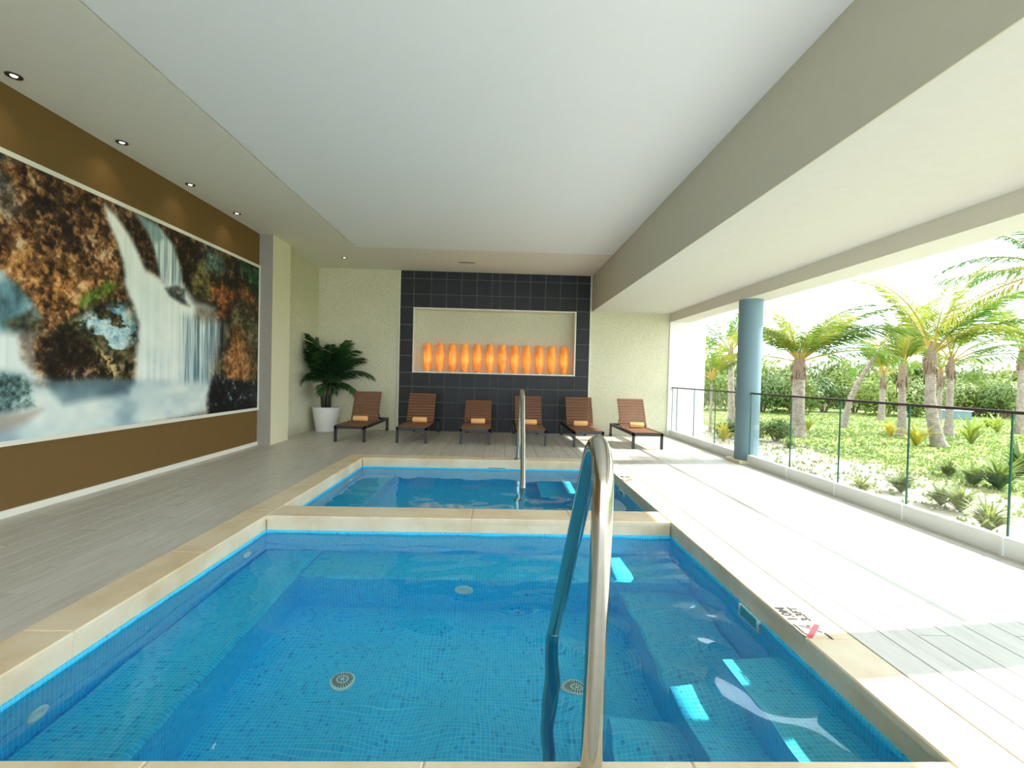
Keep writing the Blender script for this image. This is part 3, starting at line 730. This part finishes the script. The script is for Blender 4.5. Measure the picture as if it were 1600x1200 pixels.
link('print', paint_mural(), mural, (0.022, 0, 0))
hy, hz = (MY1-MY0)/2, MZ1-MZ0
MB().box(0.001, 0.020, -hy-0.01, hy+0.01, -0.01, hz+0.01).build('backing_board', M['white'], mural)
for nm, bxs in (('frame_rail', (0.001, 0.035, -hy-0.05, hy+0.045, -0.05, 0.0)), ('frame_rail', (0.001, 0.035, -hy-0.05, hy+0.045, hz, hz+0.05)),
                ('frame_rail', (0.001, 0.035, -hy-0.05, -hy, 0.0, hz)), ('frame_rail', (0.001, 0.035, hy, hy+0.04, 0.0, hz))):
    MB().box(*bxs).build(nm, M['trimwhite'], mural)

# ------------------------------------------------------------------ columns and glass balustrade
def column(x, y, label):
    root = thing('round_column', label, 'column', (x, y, 0), 0, 'round blue-grey columns')
    b = MB(); b.lathe([(0.205, 0.05), (0.205, ZE)], 40); smooth_angle(b.build('shaft', M['column'], root))
    b = MB(); b.box(-0.26, 0.26, -0.26, 0.26, 0, 0.055, bev=0.01); b.build('plinth', M['coping'], root)
C1, C2 = (4.63, 8.43), (4.63, 2.79)
column(*C1, 'round blue-grey column standing between the glass balustrades')
column(*C2, 'round blue-grey column out of sight on the right of the near deck')
def balustrade(joints, label):
    y0, y1 = joints[0], joints[-1]
    root = thing('glass_balustrade', label, 'balustrade', (XE, (y0+y1)/2, 0), 0, 'glass balustrades along the garden edge')
    L = root.location
    for a, c in zip(joints[:-1], joints[1:]):
        h = (c-a)/2-0.006
        b = MB(); b.box(-0.006, 0.006, -h, h, 0.14, 1.27)
        b.m = [0, 0, 1, 0, 1, 0]; b.build('glass_pane', [M['glass'], M['glassedge']], root, loc=(0, (a+c)/2-L.y, 0))
        b = MB(); b.box(-0.045, 0.045, -h, h, 0, 0.165, bev=0.008); b.build('base_shoe', M['kerb'], root, loc=(0, (a+c)/2-L.y, 0))
    for a in joints[1:-1]:
        MB().box(-0.062, 0.05, -0.014, 0.014, 0, 0.17).build('joint_bracket', M['kerb'], root, loc=(0, a-L.y, 0))
        MB().box(-0.008, 0.008, -0.0055, 0.0055, 0.17, 1.27).build('pane_edge', M['glassedge'], root, loc=(0, a-L.y, 0))
    MB().box(-0.02, 0.02, y0-L.y, y1-L.y, 1.268, 1.296).build('cap_rail', M['cap'], root)
balustrade([3.02, 3.97, 5.00, 6.04, 7.07, 8.23], 'long glass balustrade between the column and the right edge of the view')
balustrade([-5.98, -5.0, -4.0, -3.0, -2.0, -1.0, 0.0, 1.0, 1.8, 2.57], 'glass balustrade continuing past the near column behind the viewer')
balustrade([8.63, 9.60, 10.66, 11.70, 12.02], 'short glass balustrade between the blue column and the white end wall')

# ------------------------------------------------------------------ sun loungers and towels
LW = 0.66
def make_lounger(label, x, yf, back_deg, rz=0.0):
    root = thing('sun_lounger', label, 'sun lounger', (x, yf, 0), rz, 'row of brown slatted loungers')
    LEN, HZ, zt = 2.0, 1.06, 0.345
    for sx in (-1, 1):
        for y, wheel in ((0.0, 0), (LEN, 1)):
            b = MB(); xx = sx*(LW/2-0.025)
            b.box(xx-0.025, xx+0.025, y-0.0, y+0.05, 0.0 if not wheel else 0.03, zt-0.025); b.build('leg', M['alu'], root)
            if wheel:
                b = MB(); pts = [(xx-0.03, y+0.025, 0.045), (xx+0.03, y+0.025, 0.045)]; b.tube(pts, 0.045, 14); b.build('caster', M['alu'], root)
    b = MB()
    for sx in (-1, 1):
        xx = sx*(LW/2-0.02); b.box(xx-0.02, xx+0.02, 0, LEN+0.05, zt-0.065, zt-0.005)
    b.box(-LW/2, LW/2, 0, 0.04, zt-0.065, zt-0.005); b.box(-LW/2, LW/2, LEN+0.01, LEN+0.05, zt-0.065, zt-0.005); b.box(-LW/2, LW/2, HZ, HZ+0.04, zt-0.065, zt-0.02)
    b.build('frame', M['alu'], root)
    sw, gp = 0.070, 0.008
    me = MB().box(-LW/2+0.012, LW/2-0.012, 0.0, sw-gp, -0.008, 0.010, bev=0.003).mesh('seat_slat', M['slat'])
    for i in range(int(HZ/sw)): link('seat_slat', me, root, (0, 0.02+i*sw, zt))
    back = link('backrest', MB().box(-LW/2+0.03, -LW/2+0.06, 0, 0.74, -0.03, -0.008).box(LW/2-0.06, LW/2-0.03, 0, 0.74, -0.03, -0.008).mesh('backrest', M['alu']), root, (0, HZ+0.02, zt+0.01), (math.radians(back_deg), 0, 0))
    for i in range(10): link('back_slat', me, back, (0, 0.01+i*0.073, 0))
    a = math.radians(back_deg); p = Vector((0, HZ+0.02+0.5*math.cos(a), zt+0.01+0.5*math.sin(a)))
    b = MB()
    for sx in (-1, 1): b.tube([(sx*0.22, p.y, p.z-0.03), (sx*0.22, HZ+0.62, zt-0.04)], 0.010, 8)
    b.build('back_prop', M['alu'], root)
    return root
def towel_mesh():
    b = MB(); n = 26; half = 0.16; turns = 2.6
    prof = []                                                     # spiral end face
    N = 60
    for k in range(N+1):
        t = k/N; th = t*turns*2*math.pi; r = 0.012+0.052*t; prof.append((r*math.cos(th), r*math.sin(th)))
    base = len(b.v)
    for sx in (-half, half):
        for (a, c) in prof: b.v.append((sx, a, c))
    for k in range(N): b.f.append((base+k, base+k+1, base+N+1+k+1, base+N+1+k)); b.m.append(0)
    b.lathe([(0.002, -half+0.004), (0.058, -half+0.002), (0.0625, -half+0.012), (0.0625, half-0.012), (0.058, half-0.002), (0.002, half-0.004)], 26)
    k = base+2*(N+1)
    for i in range(k, len(b.v)):
        x, y, z = b.v[i]; b.v[i] = (z, x, y)
    return b.mesh('rolled_towel', M['towel'], False)
towel = towel_mesh(); towel.polygons.foreach_set('use_smooth', [True]*len(towel.polygons))
lo = [(-3.145, 9.85, 66, 'brown slatted lounger nearest the potted palm', 0.0, -0.04),
      (-1.84, 9.85, 64, 'second brown slatted lounger from the potted palm', 0.0, 0.02),
      (-0.485, 9.82, 44, 'brown slatted lounger with the lowest reclined back', 0.0, 0.02),
      (0.715, 9.82, 62, 'brown slatted lounger partly behind the slim far handrail', 0.0, 0.03),
      (1.945, 9.78, 63, 'brown slatted lounger before the right edge of the black tiles', 0.0, -0.02),
      (3.195, 9.69, 62, 'sunlit brown slatted lounger nearest the glass balustrade', 0.0, 0.02)]
tl = ['rolled peach towel on the lounger nearest the potted palm', 'rolled peach towel on the second lounger from the palm', 'rolled peach towel on the lounger with the lowest back',
      'rolled peach towel beside the slim far handrail', 'rolled peach towel on the second lounger from the glass balustrade', 'rolled peach towel on the lounger nearest the glass balustrade']
for (x, y, a, lab, rz, tx), tlab in zip(lo, tl):
    make_lounger(lab, x, y, a, rz)
    tag(link('rolled_towel', towel, None, (x+tx, y+0.90, 0.355+0.0635), (0, 0, random.uniform(-0.08, 0.08))), tlab, 'towel', 'rolled towels on the loungers')

# ------------------------------------------------------------------ onyx lamps in the niche
b = MB(); H = 0.735
prof = [(0.070, 0.0), (0.083, 0.06), (0.098, 0.17), (0.108, 0.30), (0.110, 0.38), (0.107, 0.48), (0.096, 0.60), (0.084, 0.69), (0.076, H)]
b.lathe(prof, 28); lampm = b.mesh('stone_shade', M['onyx']); lampm.polygons.foreach_set('use_smooth', [len(p.vertices) == 4 for p in lampm.polygons])
lampm.transform(Matrix.Diagonal((0.93, 0.93, 1, 1)))
basem = MB().lathe([(0.074, 0.0), (0.074, 0.012)], 24).mesh('base_ring', M['metaltrim'])
topm = MB().lathe([(0.060, 0.0), (0.060, 0.010), (0.045, 0.012)], 24).mesh('top_ring', M['metaltrim'])
ordn = ['first', 'second', 'third', 'fourth', 'fifth', 'sixth', 'seventh', 'eighth', 'ninth', 'tenth', 'eleventh', 'twelfth', 'thirteenth', 'fourteenth', 'fifteenth', 'sixteenth', 'seventeenth']
xa, xb_ = -1.90, 1.72
for i in range(12):
    r = thing('onyx_lamp', 'glowing orange onyx lamp in the wall niche, %s from the left' % ordn[i], 'lamp', (xa+(xb_-xa)*i/11, YB+0.18, NZa), 0.7*i, 'row of onyx lamps in the niche')
    link('stone_shade', lampm, r, (0, 0, 0.012)); link('base_ring', basem, r); link('top_ring', topm, r, (0, 0, 0.012+H))

# ------------------------------------------------------------------ downlights and vent
def downlight(x, y, z, label, power):
    r = thing('ceiling_downlight', label, 'downlight', (x, y, z), 0, 'ceiling downlights')
    b = MB(); b.lathe([(0.062, 0.0), (0.062, -0.008), (0.040, -0.010), (0.026, -0.002)], 24, cap=False); smooth_angle(b.build('trim_ring', M['cap'], r))
    b = MB(); b.lathe([(0.027, -0.003), (0.022, -0.009), (0.001, -0.007)], 20); b.build('bulb', M['bulb'], r)
    li = bpy.data.lights.new('downlight_beam', 'SPOT'); li.energy = power; li.color = (1, 0.85, 0.62); li.spot_size = math.radians(110); li.spot_blend = 1.0; li.shadow_soft_size = 0.03
    link('beam', li, r, (0, 0, -0.015))
for k, y in enumerate((4.43, 5.65, 6.86, 8.05)):
    downlight(-4.54, y, ZC, ['small round downlight above the mural, nearest the viewer', 'small round downlight above the mural, second from the viewer', 'small round downlight above the mural, third from the viewer', 'small round downlight above the mural, closest to the pillar'][k], 2)
downlight(-3.67, 10.89, ZC, 'small round downlight in the ceiling above the potted palm', 5)
v = thing('air_vent', 'narrow linear air vent in the ceiling before the black tiles', 'vent', (-0.83, 10.98, ZC))
MB().box(-0.20, 0.20, -0.045, 0.045, -0.012, 0.0).build('vent_frame', M['vent'], v)
for k in range(3): MB().box(-0.18, 0.18, -0.032+k*0.024, -0.018+k*0.024, -0.014, -0.0115).build('slot', M['slotdark'], v)

# ------------------------------------------------------------------ palms and other plants
def frond_mesh(name, L, droop, nl, ll, seed, mats, w=0.035, lift=0.35, start=0.16, r0=0.022):
    rng = random.Random(seed); b = MB(); pts = []; ang = 0.0; p = Vector((0, 0, 0)); N = 14
    for i in range(N+1):
        pts.append(p.copy()); a = -droop*(i/N)**1.4; p = p+Vector((math.cos(a), 0, math.sin(a)))*(L/N)
    b.tube(pts, [r0*(1-0.85*i/N) for i in range(N+1)], 5, 1)
    for i in range(nl):
        s = start+(1-start)*(i+0.5)/nl; k = min(int(s*N), N-1); f = s*N-k; q = pts[k].lerp(pts[k+1], f); T = (pts[k+1]-pts[k]).normalized(); U = Vector((0, 1, 0)); Nn = T.cross(U)*-1
        ln = ll*(0.55+0.45*math.sin(math.pi*min(1, 0.15+s*0.8)))*(1 if s < 0.8 else 1-1.6*(s-0.8))*rng.uniform(0.85, 1.1)
        for sg in (-1, 1):
            fw = 0.45+0.55*s+rng.uniform(-0.1, 0.1)
            d = (U*sg+T*fw+Nn*rng.uniform(lift-0.25, lift+0.1)).normalized()
            m1 = q+d*ln*0.5; d2 = (d+Vector((0, 0, -0.8+rng.uniform(-0.25, 0.3)))).normalized(); e = m1+d2*ln*0.55
            wv = T*w*0.5
            n = len(b.v); b.v += [tuple(q-wv*0.5), tuple(q+wv*0.5), tuple(m1+wv), tuple(m1-wv), tuple(e)]
            b.f += [(n, n+1, n+2, n+3), (n+3, n+2, n+4)]; b.m += [0, 0]
    return b.mesh(name, mats)
FR = [frond_mesh('frond', L, dr, nl, ll, 30+i, [M['frond'], M['stalk']], 0.036, 0.15, 0.2, 0.03) for i, (L, dr, nl, ll) in enumerate(((2.5, 0.9, 56, 0.68), (2.8, 1.35, 60, 0.62), (2.4, 0.45, 52, 0.72), (2.6, 1.8, 56, 0.58)))]
AR = [frond_mesh('frond', L, dr, 34, 0.42, 50+i, [M['areca'], M['areca']], 0.040, 0.5, 0.22, 0.012) for i, (L, dr) in enumerate(((1.25, 1.2), (1.35, 1.9), (1.1, 0.8)))]
def trunk_mesh(path, r0, r1, seed):
    rng = random.Random(seed); P = [Vector(p) for p in path]; pts = []
    for i in range(len(P)-1):
        p0, p1, p2, p3 = P[max(i-1, 0)], P[i], P[i+1], P[min(i+2, len(P)-1)]
        for k in range(6):
            t = k/6; pts.append(0.5*((2*p1)+(p2-p0)*t+(2*p0-5*p1+4*p2-p3)*t*t+(3*p1-p0-3*p2+p3)*t**3))
    pts.append(P[-1]); n = len(pts)
    rad = [(r0+(r1-r0)*i/n)*(1+0.55*math.exp(-i/2.2))*(1+(0.018 if i % 2 else -0.018)+rng.uniform(-0.02, 0.02)) for i in range(n)]
    b = MB(); b.tube(pts, rad, 12); return b.mesh('trunk', M['trunk'], True)
GZ = -0.15
def palm(label, px, py, top_px, depth=None, r0=0.15, fronds=(), scale=1.0, bend=0.0, crown=1.0, nrand=0, seed=0, kind='coconut_palm', nuts=True, zrange=(0.5, 1.42)):
    base = pix_z(px, py, GZ) if depth is None else Vector((pix_y(px, 600, depth).x, depth, GZ))
    R = Vector((base.y, -base.x, 0)).normalized()          # image-right at the palm
    top = pix_y(top_px[0], top_px[1], base.y)
    k = (Vector((top.x, top.y, 0))-Vector((base.x, base.y, 0))).dot(R); tl_ = R*k+Vector((0, 0, top.z-GZ))
    root = thing(kind, label, 'palm tree', base, 0, 'coconut palms in the garden')
    mid = tl_*0.5+R*bend
    link('trunk', trunk_mesh([(0, 0, -0.05), tl_*0.25+R*bend*0.75, mid, tl_*0.78+R*bend*0.5, tl_], r0, r0*0.62, seed), root)
    if nuts:
        b = MB(); rng = random.Random(seed+5); rr = r0*0.82*crown
        b.lathe([(rr*0.5, -0.55*crown), (rr*0.95, -0.38*crown), (rr*1.12, -0.12*crown), (rr*0.9, 0.14*crown), (rr*0.5, 0.34*crown), (0.01, 0.5*crown)], 14)
        for kk in range(16):
            th = rng.uniform(0, 6.28); z0 = rng.uniform(-0.3, 0.1)*crown; c, s = math.cos(th), math.sin(th)
            b.tube([(rr*0.9*c, rr*0.9*s, z0), (rr*1.25*c, rr*1.25*s, z0-0.05), (rr*1.3*c, rr*1.3*s, z0-rng.uniform(0.15, 0.4)*crown)], [0.03*crown, 0.035*crown, 0.01], 5)
        b.build('leaf_sheath', M['fibre'], root, loc=tl_)
    rng = random.Random(seed+9); az0 = math.atan2(R.y, R.x)
    lst = list(fronds)+[(rng.uniform(0, 360), rng.uniform(*zrange), rng.uniform(0.75, 1.05), rng.randrange(4)) for _ in range(nrand)]
    for (phi, el, sc, vi) in lst:
        o = link('frond', FR[vi], root, tl_+Vector((0, 0, 0.12*crown)), (rng.uniform(-0.5, 0.5), -el, az0+math.radians(phi)), sc*scale)
    return root
palm('stout coconut palm with a full crown just right of the blue column', 1245, 682, (1249, 572), r0=0.21, nrand=20, seed=2, fronds=[(0, 0.75, 1.15, 1), (15, 0.95, 1.2, 0), (-20, 0.35, 1.1, 0), (180, 0.85, 1.0, 1), (165, 0.25, 0.9, 2), (10, 1.2, 1.1, 1)], scale=0.95)
palm('thin leaning palm trunk with a sparse wind-blown crown', 1318, 668, (1372, 548), r0=0.11, nrand=0, seed=3, fronds=[(0, 1.0, 0.9, 2), (8, 0.8, 0.8, 2), (180, 0.35, 0.9, 2), (170, 0.75, 0.7, 0), (-15, 1.2, 0.7, 2), (20, -0.3, 0.6, 3)], bend=-0.18, nuts=False)
palm('small distant palm with yellow fronds behind the leaning trunk', 1379, 645, (1380, 592), depth=21, r0=0.14, nrand=10, seed=4, crown=0.9, scale=1.0)
palm('coconut palm with upright fronds and dark fibrous neck', 1409, 681, (1410, 584), r0=0.13, nrand=4, seed=5, fronds=[(20, 1.45, 1.0, 2), (160, 1.45, 0.95, 2), (-60, 1.35, 1.05, 2), (90, 1.3, 0.9, 0), (0, 1.2, 0.9, 0), (180, 1.2, 0.8, 0)], zrange=(1.0, 1.45), scale=0.85)
palm('tallest coconut palm with a pale flared trunk', 1468, 698, (1455, 560), r0=0.155, nrand=3, seed=6, bend=-0.10, fronds=[(0, 1.05, 1.25, 1), (170, 1.2, 1.05, 2), (20, 1.35, 1.1, 2), (5, 0.75, 0.9, 0), (190, 1.35, 1.15, 1), (-30, 1.0, 1.0, 0)], zrange=(0.6, 1.4), scale=0.95)
palm('dark-trunked coconut palm with fronds arching to the right', 1482, 680, (1486, 572), r0=0.12, nrand=5, seed=7, fronds=[(0, 0.9, 0.95, 3), (-10, 0.6, 1.0, 1), (15, 0.35, 1.0, 0), (180, 0.8, 0.8, 1), (170, 1.1, 0.9, 2)], scale=0.95)
palm('coconut palm at the right edge with long fronds hanging into view', 1672, 720, (1655, 425), depth=8.6, r0=0.15, nrand=4, seed=8, fronds=[(180, 0.55, 0.75, 1), (165, 0.95, 0.8, 0), (195, 0.1, 0.75, 2), (180, -0.25, 0.8, 0), (150, 0.3, 0.7, 0)])
palm('palm with yellow fronds seen between white wall and blue column', 1145, 652, (1142, 556), depth=17, r0=0.13, nrand=8, seed=9, fronds=[(180, 0.6, 1.0, 0), (190, 1.0, 1.0, 0), (170, 0.3, 1.0, 1)])
palm('young palm close to the white end wall beyond the glass', 1112, 676, (1112, 600), depth=14.4, r0=0.05, nrand=9, seed=12, nuts=False, zrange=(0.5, 1.45), scale=0.75)
palm('slim pale palm trunk behind the dark-trunked palm', 1468, 655, (1470, 588), depth=18.5, r0=0.11, nrand=8, seed=14, scale=0.9)
palm('distant palm near the right edge of the lawn', 1597, 650, (1597, 560), depth=16, r0=0.13, nrand=9, seed=15)

# sprouting young plants on the lawn
def sprout_mesh(seed, n=9, L=0.6, lw=0.03):
    rng = random.Random(seed); b = MB()
    for i in range(n):
        a = rng.uniform(0, 6.28); el = rng.uniform(0.7, 1.4); l = L*rng.uniform(0.7, 1.15); d = Vector((math.cos(a)*math.cos(el), math.sin(a)*math.cos(el), math.sin(el))); sd = Vector((-math.sin(a), math.cos(a), 0))
        w = lw*rng.uniform(0.8, 1.4); p0 = Vector((0, 0, 0)); p1 = d*l*0.5; d2 = (d+Vector((0, 0, -0.7))).normalized(); p2 = p1+d2*l*0.5
        k = len(b.v); b.v += [tuple(p0-sd*0.012), tuple(p0+sd*0.012), tuple(p1+sd*w), tuple(p1-sd*w), tuple(p2)]; b.f += [(k, k+1, k+2, k+3), (k+3, k+2, k+4)]; b.m += [0, 0]
    return b
SP = [sprout_mesh(i, 20, 0.62, 0.03).mesh('leaves', M['sprout']) for i in range(3)]
SD = [sprout_mesh(10+i, 90, 0.42, 0.016).mesh('leaves', M['bush']) for i in range(2)]
sp = [(1263, 672, 0, 1.0, 'young yellow-green shoot beside the stout palm'), (1392, 682, 1, 1.0, 'young yellow-green shoot left of the dark-necked palm'), (1431, 697, 2, 1.3, 'yellow leafy shoot by the foot of the flared trunk'),
      (1517, 694, 0, 1.5, 'tall yellow shoot on the lawn right of the palms'), (1558, 676, 1, 1.4, 'yellow-green shoot on the lawn near the right edge'), (1543, 668, 2, 1.0, 'small yellow shoot behind the tall yellow shoot'),
      (1232, 700, 3, 0.7, 'small weed on the sand near the blue column'), (1345, 772, 4, 0.8, 'low weed on the sand behind the third glass pane'), (1408, 770, 3, 1.0, 'leafy weed on the sand against the middle glass pane'),
      (1500, 800, 4, 1.1, 'leafy weed behind the widest glass pane'), (1545, 830, 3, 1.0, 'leafy weed close to the balustrade base at right'), (1470, 790, 3, 0.9, 'pale weed on bare sand behind the widest pane'),
      (1560, 765, 4, 1.5, 'bushy green plant at the right end of the sand strip'), (1592, 745, 3, 1.7, 'broad green plant cut by the right edge of the view'), (1520, 760, 4, 1.1, 'green plant at the lawn border behind the widest pane'), (1482, 745, 3, 0.9, 'small green plant at the lawn border'),
      (1130, 690, 2, 1.2, 'yellow shoot behind the short balustrade')]
allsp = SP+SD
for px, py, k, sc, lab in sp:
    p = pix_z(px, py, GZ)
    tag(link('young_plant', allsp[k], None, (p.x, p.y, GZ), (0, 0, random.uniform(0, 6)), sc), lab, 'plant', 'young plants on lawn and sand')

# bushes
def bush_mesh(seed, n, leaf, mat):
    rng = random.Random(seed); b = MB()
    lobes = [(Vector((rng.uniform(-0.6, 0.6), rng.uniform(-0.6, 0.6), rng.uniform(0.25, 0.72))), rng.uniform(0.30, 0.46)) for _ in range(9)]
    for i in range(n):
        c, r = rng.choice(lobes); d = Vector((rng.gauss(0, 1), rng.gauss(0, 1), rng.gauss(0, 1))).normalized(); p = c+d*r*rng.uniform(0.7, 1.05)
        if p.z < 0.0: p.z = -p.z*0.5
        t = Vector((rng.gauss(0, 1), rng.gauss(0, 1), rng.gauss(0, 1))).normalized(); s = (d+Vector((0, 0, 0.4))).cross(t).normalized(); t = s.cross(d).normalized()*0.8+d*0.3
        l = leaf*rng.uniform(0.7, 1.3); k = len(b.v)
        b.v += [tuple(p-t*l), tuple(p+s*l*0.45), tuple(p+t*l), tuple(p-s*l*0.45)]; b.f.append((k, k+1, k+2, k+3)); b.m.append(0)
    return b.mesh('foliage', mat)
BU = [bush_mesh(s, 2600, 0.055, M['bush' if s % 2 else 'bushdark']) for s in range(4)]
bstem = MB()
for k in range(5):
    a = k*1.26; bstem.tube([(0.05*math.cos(a), 0.05*math.sin(a), 0), (0.2*math.cos(a), 0.2*math.sin(a), 0.3), (0.35*math.cos(a+0.4), 0.35*math.sin(a+0.4), 0.62)], [0.03, 0.022, 0.012], 6)
bst = bstem.mesh('stems', M['fibre'])
rng = random.Random(21)
def bush(x, y, rx, rz, k, label, grp):
    o = thing('dense_bush', label, 'bush', (x, y, GZ), rng.uniform(0, 6.28), grp); o.scale = (rx, rx, rz)
    link('foliage', BU[k], o); link('stems', bst, o)
nb = 17; ordb = ordn
for i in range(nb):
    px = 1095+i*50; Y = 25+1.2*math.sin(i*1.7); X = Y*(px-776)/720
    bush(X, Y, 1.75+0.2*math.sin(i*2.3), 2.0+0.35*math.sin(i*3.1), (i*2) % 4 if i % 3 else 3, '%s dark green bush of the front hedge row, counted from the white wall' % ordb[i], 'front hedge row')
for i in range(nb):
    px = 1072+i*52; Y = 31+1.4*math.sin(i*2.1+1); X = Y*(px-776)/720
    bush(X, Y, 2.5, 3.15+0.35*math.sin(i*1.9), (i*2+1) % 4, '%s tall light green bush behind the front hedge, counted from the white wall' % ordb[i], 'rear hedge row')
p = pix_z(1212, 690, GZ); bush(p.x, p.y, 0.75, 0.62, 0, 'low dark green shrub just behind the blue column', 'low shrubs')
p = pix_z(1140, 684, GZ); bush(p.x, p.y, 0.55, 0.55, 2, 'low dark green shrub between white wall and blue column', 'low shrubs')
# pale blue low block, stand-in for an unidentified blue thing beyond the lawn
p = pix_z(1494, 655, GZ)
t = thing('low_blue_block', 'low pale blue block at the far edge of the lawn', 'wall', (p.x, p.y, GZ), math.atan2(-p.x, p.y))
MB().box(-0.55, 0.55, -0.1, 0.1, 0, 0.42).build('block_body', M['column'], t); MB().box(-0.6, 0.6, -0.13, 0.13, 0.42, 0.47).build('coping', M['white'], t)

# ground, lawn tufts
b = MB(); b.quad((XO, -30, GZ), (140, -30, GZ), (140, 160, GZ), (XO, 160, GZ)); b.quad((-60, YB+0.5, GZ), (XO, YB+0.5, GZ), (XO, 160, GZ), (-60, 160, GZ))
struct(b.build('garden_ground', M['ground']), 'lawn with a sandy strip along the building')
rng = random.Random(5); b = MB()
for i in range(24000):
    Y = -3+27*rng.random(); X = 5.4+rng.random()**1.1*(max(Y, 2)*1.25+4.0)
    if X < 7.6 and rng.random() > 0.16+0.10*max(0, X-5.4): continue
    h = rng.uniform(0.03, 0.08); 
    for k in range(3):
        a = rng.uniform(0, 6.28); c, s = math.cos(a), math.sin(a); w = 0.022
        x0, y0 = X+rng.uniform(-0.05, 0.05), Y+rng.uniform(-0.05, 0.05)
        b.tri((x0-s*w, y0+c*w, GZ-0.005), (x0+s*w, y0-c*w, GZ-0.005), (x0+c*h*0.8, y0+s*h*0.8, GZ+h))
o = b.build('lawn_tufts', M['grass']); o['kind'] = 'stuff'; o['label'] = 'short bright green lawn grass'; o['category'] = 'grass'

# potted palm in the corner
root = thing('potted_palm', 'dark green palm in a white tapered pot in the corner', 'potted plant', (-4.30, 11.62, 0))
b = MB(); b.lathe([(0.225, 0.0), (0.235, 0.02), (0.325, 0.58), (0.335, 0.60), (0.315, 0.605), (0.300, 0.56), (0.001, 0.54)], 32); smooth_angle(b.build('pot', M['pot'], root))
b = MB(); b.lathe([(0.302, 0.545), (0.15, 0.560), (0.001, 0.563)], 24); b.build('soil', M['soil'], root)
rng = random.Random(4)
for k in range(7):
    a = k*0.9; r = 0.08; tx, ty = 0.10*math.cos(a), 0.10*math.sin(a); h = rng.uniform(0.5, 0.7)
    b = MB(); b.tube([(r*math.cos(a), r*math.sin(a), 0.55), (tx, ty, 0.55+h*0.5), (tx*1.5, ty*1.5, 0.55+h)], [0.04, 0.034, 0.025], 8); b.build('cane', simple('green_brown_cane', (0.05, 0.05, 0.025, 1), 0.6, 0, 30, 0.3) if k == 0 else bpy.data.materials['green_brown_cane'], root, True)
fr = [(0, 0.95, 1.0, 1), (-12, 0.55, 0.85, 1), (-30, 1.0, 0.95, 0), (20, 1.1, 1.0, 0), (-60, 0.8, 0.8, 0), (-95, 0.9, 0.8, 0), (-130, 1.2, 0.95, 2), (-110, 1.3, 1.05, 2), (-70, 1.35, 1.1, 2), (-30, 1.42, 1.2, 2), (40, 1.38, 1.1, 2), (-150, 1.40, 1.15, 2),
      (-80, 0.55, 0.65, 1), (-120, 0.7, 0.7, 1), (-45, 0.6, 0.7, 1), (-10, 1.25, 1.05, 0), (-100, 1.48, 1.25, 2), (150, 1.45, 1.15, 2), (-160, 1.3, 0.8, 0), (-85, 1.15, 1.0, 0), (-50, 1.2, 1.0, 0), (170, 1.3, 0.9, 2)]
for (az, el, sc, vi) in fr:
    T = Matrix.Translation((rng.uniform(-0.07, 0.07), rng.uniform(-0.07, 0.07), 1.12+rng.uniform(-0.1, 0.1))) @ Euler((rng.uniform(-0.4, 0.4), -el, math.radians(az))).to_matrix().to_4x4() @ Matrix.Scale(sc, 4)
    me = AR[vi].copy(); me.transform(T)
    for vt in me.vertices:                                   # leaves pressed back where they would meet the walls
        if vt.co.x < -0.33: vt.co.x = -0.33+(vt.co.x+0.33)*0.08
        if vt.co.y > 0.35: vt.co.y = 0.35+(vt.co.y-0.35)*0.06
    link('frond', me, root)
